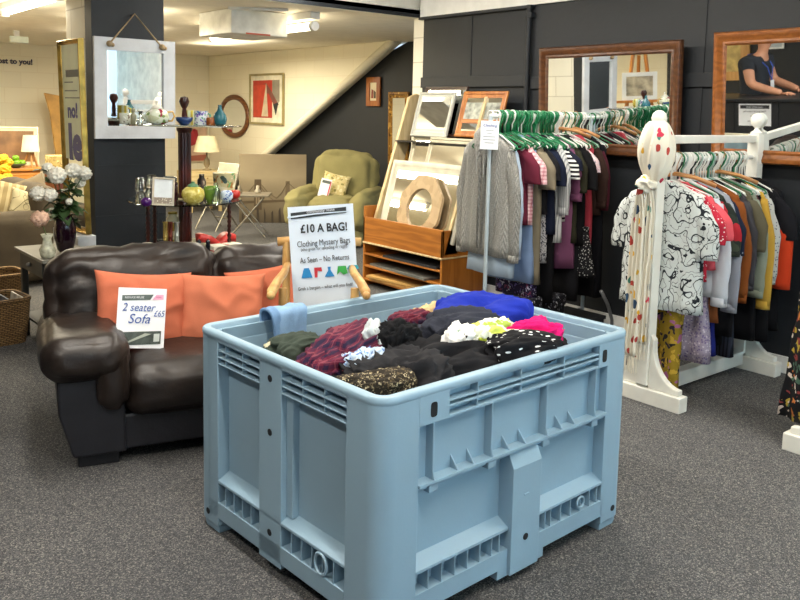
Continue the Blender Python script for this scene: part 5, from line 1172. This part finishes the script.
# pine sideboard with lamp, bowl, flowers
PN = wood('#b0702c', '#cc8c40', 'x', .4)
sb = thing('sideboard', 'orange pine sideboard behind the tweed sofa', 'sideboard', (2.35, 10.25, 0))
m = MB(); m.box(-.55, .50, -.22, .22, .06, .80); m.build('body', PN, sb, bevel=.006); m = MB(); m.box(-.58, .53, -.25, .24, .80, .835); m.build('top', PN, sb, bevel=.008)
for x0, x1 in ((-.52, -.2), (-.17, .15), (.18, .48)):
    m = MB(); m.box(x0, x1, -.235, -.22, .58, .77); d = m.build('drawer', PN, sb, bevel=.006); m = MB(); m.sphere(((x0+x1)/2, -.25, .68), .018, 6); m.build('knob', plain('#8c5a24', .4), d)
    m = MB(); m.box(x0, x1, -.235, -.22, .10, .55); m.build('door', PN, sb, bevel=.006)
lamp('wooden tripod lamp with a cream shade on the pine sideboard', on(31, 168, 10.15, .835), .10, .075, .19, 'tripod', .20, '#efe4c4', '#b07c44')
fb = thing('fruit_bowl', 'shallow dark bowl on the pine sideboard holding green apples', 'bowl', on(16, 168, 10.08, .835)); 
m = MB(); m.lathe([(.04, 0), (.05, .008), (.12, .05), (.115, .052), (.05, .015), (1e-5, .012)], 22); m.build('bowl', plain('#5c5c3c', .4), fb, smooth='all')
fx, fy, fz = fb.location
for i, (x, y, z) in enumerate(((-.06, -.03, .06), (.0, -.05, .062), (.06, -.03, .06), (-.03, .04, .062), (.04, .04, .062), (.0, .0, .115))):
    m = MB(); m.lathe([(1e-5, -.024), (.02, -.032), (.038, -.01), (.038, .014), (.02, .03), (1e-5, .022)], 14); o = m.build('apple', plain('#6f9c1e', .3), None, smooth='all'); place(o, (fx+x, fy+y, fz+z+.0)); tag(o, 'green apple in the dark bowl on the pine sideboard', 'apple', 'green apples in the bowl')
fr2, p_ = framed('framed_print', 'pale framed brown picture standing at the back of the pine sideboard', 'picture', .78, .46, .05, .02, plain('#dcd2b0', .5), plain('#7c5c3c', .5, 0, .25, 0, 60, 5), 'step', on(3, 168, 10.40, .836), (-.06, 0, math.radians(-14)), pname='picture')
def blooms(t, cx, cz, y, pts, mat, r, nm='bloom'):
    for i, (px, py, dy, rr) in enumerate(pts):
        c = aY(px, py, y+dy); bm = bmesh.new(); bmesh.ops.create_icosphere(bm, subdivisions=4, radius=1)
        for v in bm.verts:
            p = v.co.copy(); k = abs(noise.noise(p*2.6+Vector((i*3.1, px, 1)))); v.co = p*(r*rr)*(1.08-.75*k)*(1 if p.z > -.2 else .9)
        me = bpy.data.meshes.new(nm); bm.to_mesh(me); bm.free(); me.materials.append(mat); me.polygons.foreach_set('use_smooth', [True]*len(me.polygons))
        o = bpy.data.objects.new(nm, me); COL.objects.link(o); o.parent = t; o.location = c-Vector(t.location)
def leaf(m, p, d, L, W, bend=.3, up=Vector((0, 0, 1))):
    d = d.normalized(); sd = d.cross(up); sd = sd.normalized() if sd.length > .01 else Vector((1, 0, 0)); nn = sd.cross(d); vs = []; fs = []; n = 6
    for i in range(n+1):
        q = i/n; c = p+d*L*q-up*bend*L*q*q; w = W*math.sin(PI*min(1, q*.94+.06))**.8*.5
        vs += [c-sd*w+nn*w*.3, c, c+sd*w+nn*w*.3]
    for i in range(n): a = i*3; fs += [(a, a+1, a+4, a+3), (a+1, a+2, a+5, a+4)]
    m.add(vs, fs)
sfl = thing('flower_vase', 'yellow sunflowers in a vase at the left edge before the sideboard', 'flowers', on(2, 185, 9.3, 0))
m = MB(); m.lathe([(.06, .0), (.10, .15), (.09, .45), (.05, .62), (.06, .68)], 18); m.build('vase', plain('#9c8454', .4), sfl, smooth='all')
blooms(sfl, 0, 0, 9.3, [(1, 182, -.05, 1.1), (5, 170, 0, .9), (3, 160, .04, .9), (7, 178, -.03, .8), (8, 163, .02, .7)], plain('#d8a418', .7), .075)
m = MB(); r_ = random.Random(3)
for i in range(16): leaf(m, Vector((0, 0, .62)), Vector((r_.uniform(-1, 1), r_.uniform(-1, 1), r_.uniform(.4, 1.4))), r_.uniform(.2, .4), .07)
o = m.build('foliage', plain('#4c6424', .7), sfl, smooth='all'); o['kind'] = 'stuff'
# golden curved panel, straw box on dark cabinet
hb = thing('folding_screen', 'golden painted panel with a curved edge against the far cream wall', 'screen', (3.86, 12.45, 0), -.1)
m = MB(); m.prism([(-.06, .0), (.34, .0), (.34, 1.63), (-.24, 1.73), (-.17, 1.45), (-.12, 1.0), (-.08, .6)], 0, .04, 'y'); m.build('panel', plain('#c49448', .5, 0, .12, .1, 20, 5), hb, bevel=.01)
m = MB(); m.box(-.06, .34, -.012, 0, .72, .78); m.box(-.04, .33, -.012, 0, .3, .35); m.build('cross_rail', plain('#a85c24', .5), hb)
dc = thing('cabinet', 'dark red wood cabinet under the straw box beside the gold mirror', 'cabinet', (2.93, 9.1, 0), 0)
m = MB(); m.box(-.25, .30, -.2, .2, 0, .86); m.build('body', wood('#4a2416', '#6a3620', 'z', .4), dc, bevel=.006)
m = MB(); m.box(-.23, .28, -.212, -.2, .05, .82); d = m.build('door', wood('#4a2416', '#6a3620', 'z', .4), dc, bevel=.006); m = MB(); m.sphere((.24, -.225, .5), .014, 6); m.build('knob', GOLD, d)
stb = MB(); stb.box(2.66, 3.16, 8.95, 9.2, .863, 1.03); tag(stb.build('straw_box', spots('#b8a064', ['#dccc94', '#9c8450'], 30, .45, .08), bevel=.01), 'straw textured cream box on the dark red cabinet', 'box')
# side table, vases and flowers
tb = thing('side_table', 'dark grey side table with a drawer behind the sofa arm', 'table', (1.52, 5.6, 0))
DG = plain('#3a3c3c', .5, 0, .08)
m = MB(); m.box(-.03, .34, -.34, .30, .585, .605); m.build('tabletop', plain('#77756c', .4, 0, .05), tb, bevel=.003)
m = MB(); m.box(.0, .32, -.31, .27, .47, .585); m.build('apron', DG, tb)
m = MB(); m.box(-.012, 0, -.26, .22, .485, .575); d = m.build('drawer', DG, tb, bevel=.003); m = MB(); m.sphere((-.026, -.02, .53), .016, 7); m.build('knob', plain('#5c5c5a', .4), d)
for x in (.0, .28):
    for y in (-.31, .23): m = MB(); m.box(x, x+.04, y, y+.04, 0, .47); m.build('leg', DG, tb, bevel=.002)
m = MB(); m.box(.0, .32, -.3, .26, .14, .155); m.build('shelf', DG, tb)
vz = thing('flower_vase', 'tall dark aubergine vase of white roses on the side table', 'flowers', (aY(65, 230, 5.50).x, 5.50, .6055))
m = MB(); m.lathe([(.035, 0), (.05, .02), (.066, .09), (.068, .16), (.055, .22), (.043, .245), (.038, .245), (.048, .2), (1e-4, .19)], 26); m.build('vase', plain('#1c0a16', .12), vz, smooth='all')
WF = plain('#e6e2d4', .8, 0, .05)
blooms(vz, 0, 0, 5.5, [(57, 176, -.06, 1.25), (48, 169, .03, .85), (73, 171, -.02, 1.1), (84, 174, .02, 1.1), (50, 195, -.03, 1.0), (38, 194, .0, 1.1), (80, 183, .06, .8), (69, 202, -.05, .5)], WF, .047)
m = MB(); r_ = random.Random(8); base = Vector((0, 0, .23))
for px, py in ((57, 176), (48, 169), (73, 171), (84, 174), (50, 195), (38, 194), (69, 202)):
    c = aY(px, py, 5.5)-Vector(vz.location); m.tube([base, base.lerp(c, .6)+Vector((0, 0, .03)), c], .0035, 5)
st_ = m.build('stems', plain('#3c5428', .6), vz, smooth=True)
m = MB()
for i in range(90):
    q = r_.uniform(.1, 1); c = aY(r_.uniform(44, 82), r_.uniform(170, 225), 5.5)-Vector(vz.location); p = base.lerp(c, q); leaf(m, p, Vector((r_.uniform(-1, 1), r_.uniform(-1, 1), r_.uniform(-.5, .9))), r_.uniform(.07, .12), .055)
o = m.build('foliage', plain('#2f4a22', .6), vz, smooth='all'); o['kind'] = 'stuff'
jg = thing('flower_vase', 'clear cut glass vase with a pale pink rose left of the dark vase', 'flowers', (aY(47, 230, 5.36).x, 5.36, .6055))
m = MB(); m.lathe([(.035, 0), (.042, .01), (.05, .05), (.03, .09), (.025, .12), (.04, .15), (.034, .15), (.02, .11), (.04, .05), (1e-4, .01)], 20); m.build('vase', plain('#b4b4a0', .15, 0, .2, .3, 40, 30), jg, smooth='all')
blooms(jg, 0, 0, 5.36, [(40, 219, 0, 1.1)], plain('#dcb49c', .8, 0, .06), .05)
m = MB(); c = aY(40, 219, 5.36)-Vector(jg.location); m.tube([(0, 0, .02), (0, 0, .13), c], .003, 5); m.build('stem', plain('#4c6434', .6), jg)
# wicker baskets
def m_wicker():
    s = NT('wicker'); v = s.coord(); w = s.n('ShaderNodeTexBrick'); sp = s.n('ShaderNodeSeparateXYZ'); s.l(v, sp.inputs[0]); cb_ = s.n('ShaderNodeCombineXYZ'); s.l(s.math('ADD', sp.outputs['X'], sp.outputs['Y']), cb_.inputs[0]); s.l(sp.outputs['Z'], cb_.inputs[1]); s.l(cb_.outputs[0], w.inputs[0])
    w.inputs['Scale'].default_value = 1; w.inputs['Brick Width'].default_value = .035; w.inputs['Row Height'].default_value = .012; w.inputs['Mortar Size'].default_value = .003
    for k, c_ in (('Color1', '#9c7c4c'), ('Color2', '#7c5e34'), ('Mortar', '#3a2814')): w.inputs[k].default_value = srgb(c_)
    s.l(w.outputs[0], s.b.inputs['Base Color']); s.bump(s.math('SUBTRACT', 1.0, w.outputs['Fac']), .8, .01); return fin(s, 'wicker', .8)
WK = m_wicker()
def basket(label, loc, w, d, h, rz):
    t = thing('wicker_basket', label, 'basket', loc, rz)
    def lp(k, z, ins=0): return [(x, y, z) for x, y in [(a*k, b*k) for a, b in rrect(-w/2+ins, w/2-ins, -d/2+ins, d/2-ins, .07, 5)]]
    m = MB(); m.rings([lp(.86, 0), lp(.95, h*.5), lp(1, h), lp(1, h, .02), lp(.95, h*.5, .02), lp(.84, .02, .02)]); m.build('body', WK, t, smooth=True)
    m = MB(); m.tube(lp(1, h+.0, .008), .016, 8, True); m.build('rim', WK, t, smooth='all'); return t
basket('wicker basket of magazines on the floor at the left edge, nearest one', (1.30, 5.78, 0), .44, .34, .29, .1)
basket('wicker basket behind the magazine basket at the left edge', (1.56, 6.75, 0), .42, .36, .27, .1)
for i, (x, c_, l) in enumerate(((-.14, '#c8c4b8', 'pale magazine in the nearest wicker basket'), (-.05, '#8c3c3c', 'red magazine in the nearest wicker basket'), (.04, '#4c5c6c', 'blue grey magazine in the nearest wicker basket'), (.13, '#d8d4cc', 'white magazine in the nearest wicker basket, rightmost one'))):
    m = MB(); m.box(-.005, .005, -.11, .11, 0, .27); o = m.build('magazine', plain(c_, .5, 0, .2, 0, 60, 20)); place(o, (1.30+x, 5.78, .035), (0, .15, .05)); tag(o, l, 'magazine', 'magazines in the basket')

# ================================================================== COUNTER SIDE OF THE SHOP, SEEN IN THE MIRRORS
ct = thing('shop_counter', 'black panelled shop counter reflected in the right wall mirror', 'counter', (.62, 4.75, 0))
BK = plain('#1c1f24', .5, 0, .05)
m = MB(); m.box(-.2, .26, -.85, 1.0, 0, 1.155); m.build('body', BK, ct, bevel=.004); m = MB(); m.box(-.24, .30, -.88, 1.03, 1.155, 1.19); m.build('worktop', plain('#23262a', .35), ct, bevel=.005)
for y in (-.30, .22, .7): m = MB(); m.box(.26, .268, y, y+.02, 0, 1.15); m.build('batten', BK, ct)
nt = paper('counter_notice', 'white notice sheet with an arrow on the front of the black counter', 'notice', .38, .25, (.886, 4.72, .88), (0, 0, PI/2), PAPER)
m = MB(); m.box(-.17, .17, -.0018, -.0006, .195, .235); m.build('header_band', INK, nt); text('header_text', 'community reuse', .028, PAPER, nt, (0, -.002, .215), (PI/2, 0, 0))
text('body_text', 'Thank you for supporting', .026, INK, nt, (0, -.002, .165), (PI/2, 0, 0)); text('body_text', 'Please pay here', .026, INK, nt, (0, -.002, .055), (PI/2, 0, 0))
m = MB(); m.box(-.05, .05, -.0018, -.0006, .108, .114); m.prism([(-.07, .111), (-.04, .098), (-.04, .124)], -.0018, -.0006, 'y'); m.build('arrow', INK, nt)
framed('framed_print', 'pale framed landscape picture leaning on the counter front', 'picture', .50, .38, .05, .02, plain('#d8d0b8', .5), plain('#7c94a0', .5, 0, .3, 0, 60, 4), 'step', (.945, 4.96, .416), (-.05, 0, PI/2), pname='picture')
m = MB(); m.box(.895, .975, 4.68, 5.25, 0, .415); tag(m.build('low_plinth', WHITE, bevel=.005), 'low white plinth at the counter front under the pale landscape picture', 'plinth')
framed('framed_print', 'pine framed golden picture on the dark wall behind the counter', 'picture', .62, .62, .12, .03, wood('#b88444', '#cc9c5c', 'z', .4), plain('#b8a060', .5, 0, .2, 0, 60, 8), 'flat', (-.885, 6.02, 1.22), (0, 0, PI/2), pname='picture')
framed('framed_print', 'small white framed notice high on the dark wall behind the counter', 'picture', .34, .26, .02, .02, plain('#e2e2de', .5), plain('#b4bcc0', .5), 'flat', (-.885, 5.42, 1.62), (0, 0, PI/2), pname='picture')
# the person at the counter: one skinned body
def person():
    # stands behind the counter, hands on its top
    t = thing('person', 'person in a charcoal t-shirt and blue lanyard leaning on the black counter', 'person', (.36, 5.0, 0), math.radians(4)); t.scale = (1.1, 1.1, 1.1)
    # local: facing -Y, z up
    J = [((0, 0, .95), .14), ((0, .01, 1.12), .13), ((0, 0, 1.30), .15), ((0, -.05, 1.43), .12), ((0, -.09, 1.50), .055), ((0, -.11, 1.56), .055), ((0, -.13, 1.64), .088), ((0, -.125, 1.72), .085),
         ((.17, -.03, 1.42), .07), ((.23, -.10, 1.20), .052), ((.20, -.32, 1.13), .042), ((.17, -.42, 1.105), .032),
         ((-.17, -.03, 1.42), .07), ((-.23, -.08, 1.20), .052), ((-.20, -.30, 1.13), .042), ((-.16, -.40, 1.105), .032),
         ((.10, 0, .86), .10), ((.11, .0, .48), .065), ((.11, .02, .09), .045), ((.11, -.12, .04), .04),
         ((-.10, 0, .86), .10), ((-.11, .0, .48), .065), ((-.11, .02, .09), .045), ((-.11, -.12, .04), .04)]
    E_ = [(0, 1), (1, 2), (2, 3), (3, 4), (4, 5), (5, 6), (6, 7), (3, 8), (8, 9), (9, 10), (10, 11), (3, 12), (12, 13), (13, 14), (14, 15), (0, 16), (16, 17), (17, 18), (18, 19), (0, 20), (20, 21), (21, 22), (22, 23)]
    def skin(nm, J, E_, mat, root=0, sub=2):
        me = bpy.data.meshes.new(nm); me.from_pydata([j[0] for j in J], E_, []); o = bpy.data.objects.new(nm, me); COL.objects.link(o); me.materials.append(mat)
        bpy.context.view_layer.objects.active = o
        sk = o.modifiers.new('skin', 'SKIN'); sv = me.skin_vertices[0].data
        for i, j in enumerate(J): sv[i].radius = (j[1], j[1]); sv[i].use_root = (i == root)
        sb_ = o.modifiers.new('sub', 'SUBSURF'); sb_.levels = sub; sb_.render_levels = sub
        dg = bpy.context.evaluated_depsgraph_get(); m2 = bpy.data.meshes.new_from_object(o.evaluated_get(dg)); bpy.data.objects.remove(o)
        m2.polygons.foreach_set('use_smooth', [True]*len(m2.polygons)); q = bpy.data.objects.new(nm, m2); COL.objects.link(q); q.parent = t; return q
    SK = plain('#b88468', .6, 0, .04)
    skin('body', J, E_, SK)
    sh = [(J[0][0][:2]+(.97,), .155), (J[1][0], .15), (J[2][0], .168), (J[3][0], .135), (J[8][0], .09), ((.205, -.07, 1.30), .075), (J[12][0], .09), ((-.205, -.07, 1.30), .075), ((0, -.075, 1.475), .075)]
    skin('t_shirt', sh, [(0, 1), (1, 2), (2, 3), (3, 4), (4, 5), (3, 6), (6, 7), (3, 8)], fabric('#2c3036', .08))
    skin('trousers', [((0, 0, .93), .15), ((.10, 0, .86), .115), ((.11, 0, .48), .08), ((.11, .02, .10), .062), ((-.10, 0, .86), .115), ((-.11, 0, .48), .08), ((-.11, .02, .10), .062)], [(0, 1), (1, 2), (2, 3), (0, 4), (4, 5), (5, 6)], fabric('#1c2028', .08))
    for s_ in (-1, 1):
        for k in range(5):
            b = Vector((s_*(.17 if s_ > 0 else .16), -.42 if s_ > 0 else -.40, 1.098)); a = (k-2)*.28 if k else s_*-1.0
            L = (.05, .085, .095, .088, .07)[k]; d = Vector((math.sin(a if k else a), -math.cos(a), 0))
            m = MB(); m.tube([b+d*.0, b+d*(.035), b+d*(.035+L*.5)+Vector((0, 0, .006)), b+d*(.035+L)+Vector((0, 0, -.012))], [.013, .0105, .0095, .007], 8); m.build('finger', SK, t, smooth='all')
    hair = MB(); hair.lathe([(.094, 1.69), (.10, 1.73), (.09, 1.78), (.06, 1.81), (1e-5, 1.82)], 20, T(0, -.115, 0)); hair.build('hair', plain('#5c5048', .8), t, smooth='all')
    m = MB(); m.prism([(-.215, 1.66), (-.235, 1.635), (-.21, 1.63)], -.012, .012, 'x'); m.build('nose', SK, t, smooth=True)
    for s_ in (-1, 1):
        m = MB(); m.sphere((s_*.032, -.205, 1.675), .011, 7); m.build('eye', plain('#2a2420', .3), t, smooth='all'); m = MB(); m.lathe([(1e-5, -.006), (.022, 0), (1e-5, .006)], 10, T(s_*.088, -.12, 1.66) @ RY(PI/2)); m.build('ear', SK, t, smooth='all')
    m = MB(); m.tube([(-.018, -.212, 1.605), (0, -.217, 1.603), (.018, -.212, 1.605)], .004, 6); m.build('mouth', plain('#8c4c44', .5), t)
    m = MB(); m.tube([(-.07, .03, 1.50), (-.09, -.10, 1.46), (-.05, -.185, 1.36), (0, -.20, 1.22), (.05, -.185, 1.36), (.09, -.10, 1.46), (.07, .03, 1.50)], .006, 6, True); m.build('lanyard', plain('#2c4ca4', .6), t, smooth=True)
    m = MB(); m.box(-.03, .03, -.21, -.205, 1.13, 1.22); m.build('badge', plain('#d8dce0', .4), t)
person()
es = thing('easel', 'orange wooden easel seen in the large wall mirror', 'easel', (1.02, 6.15, 0), math.radians(50))
EW = wood('#b86c24', '#d08838', 'z', .4)
for s_ in (-1, 1): m = MB(); m.cyl((s_*.32, -.1, 0), (s_*.06, .02, 2.12), .024, 8); m.build('leg', EW, es, smooth=True)
m = MB(); m.cyl((0, .45, 0), (0, .05, 2.0), .022, 8); m.build('rear_leg', EW, es, smooth=True)
m = MB(); m.box(-.28, .28, -.10, -.02, 1.42, 1.45); m.build('ledge', EW, es)
framed('framed_print', 'white framed print resting on the orange easel', 'picture', .42, .34, .05, .02, WHITE, plain('#a89c84', .5, 0, .3, 0, 60, 9), 'flat', Vector((1.02, 6.15, 1.452))+RZ(math.radians(50)) @ Vector((0, -.06, 0)), (-.05, 0, math.radians(50)), pname='picture')
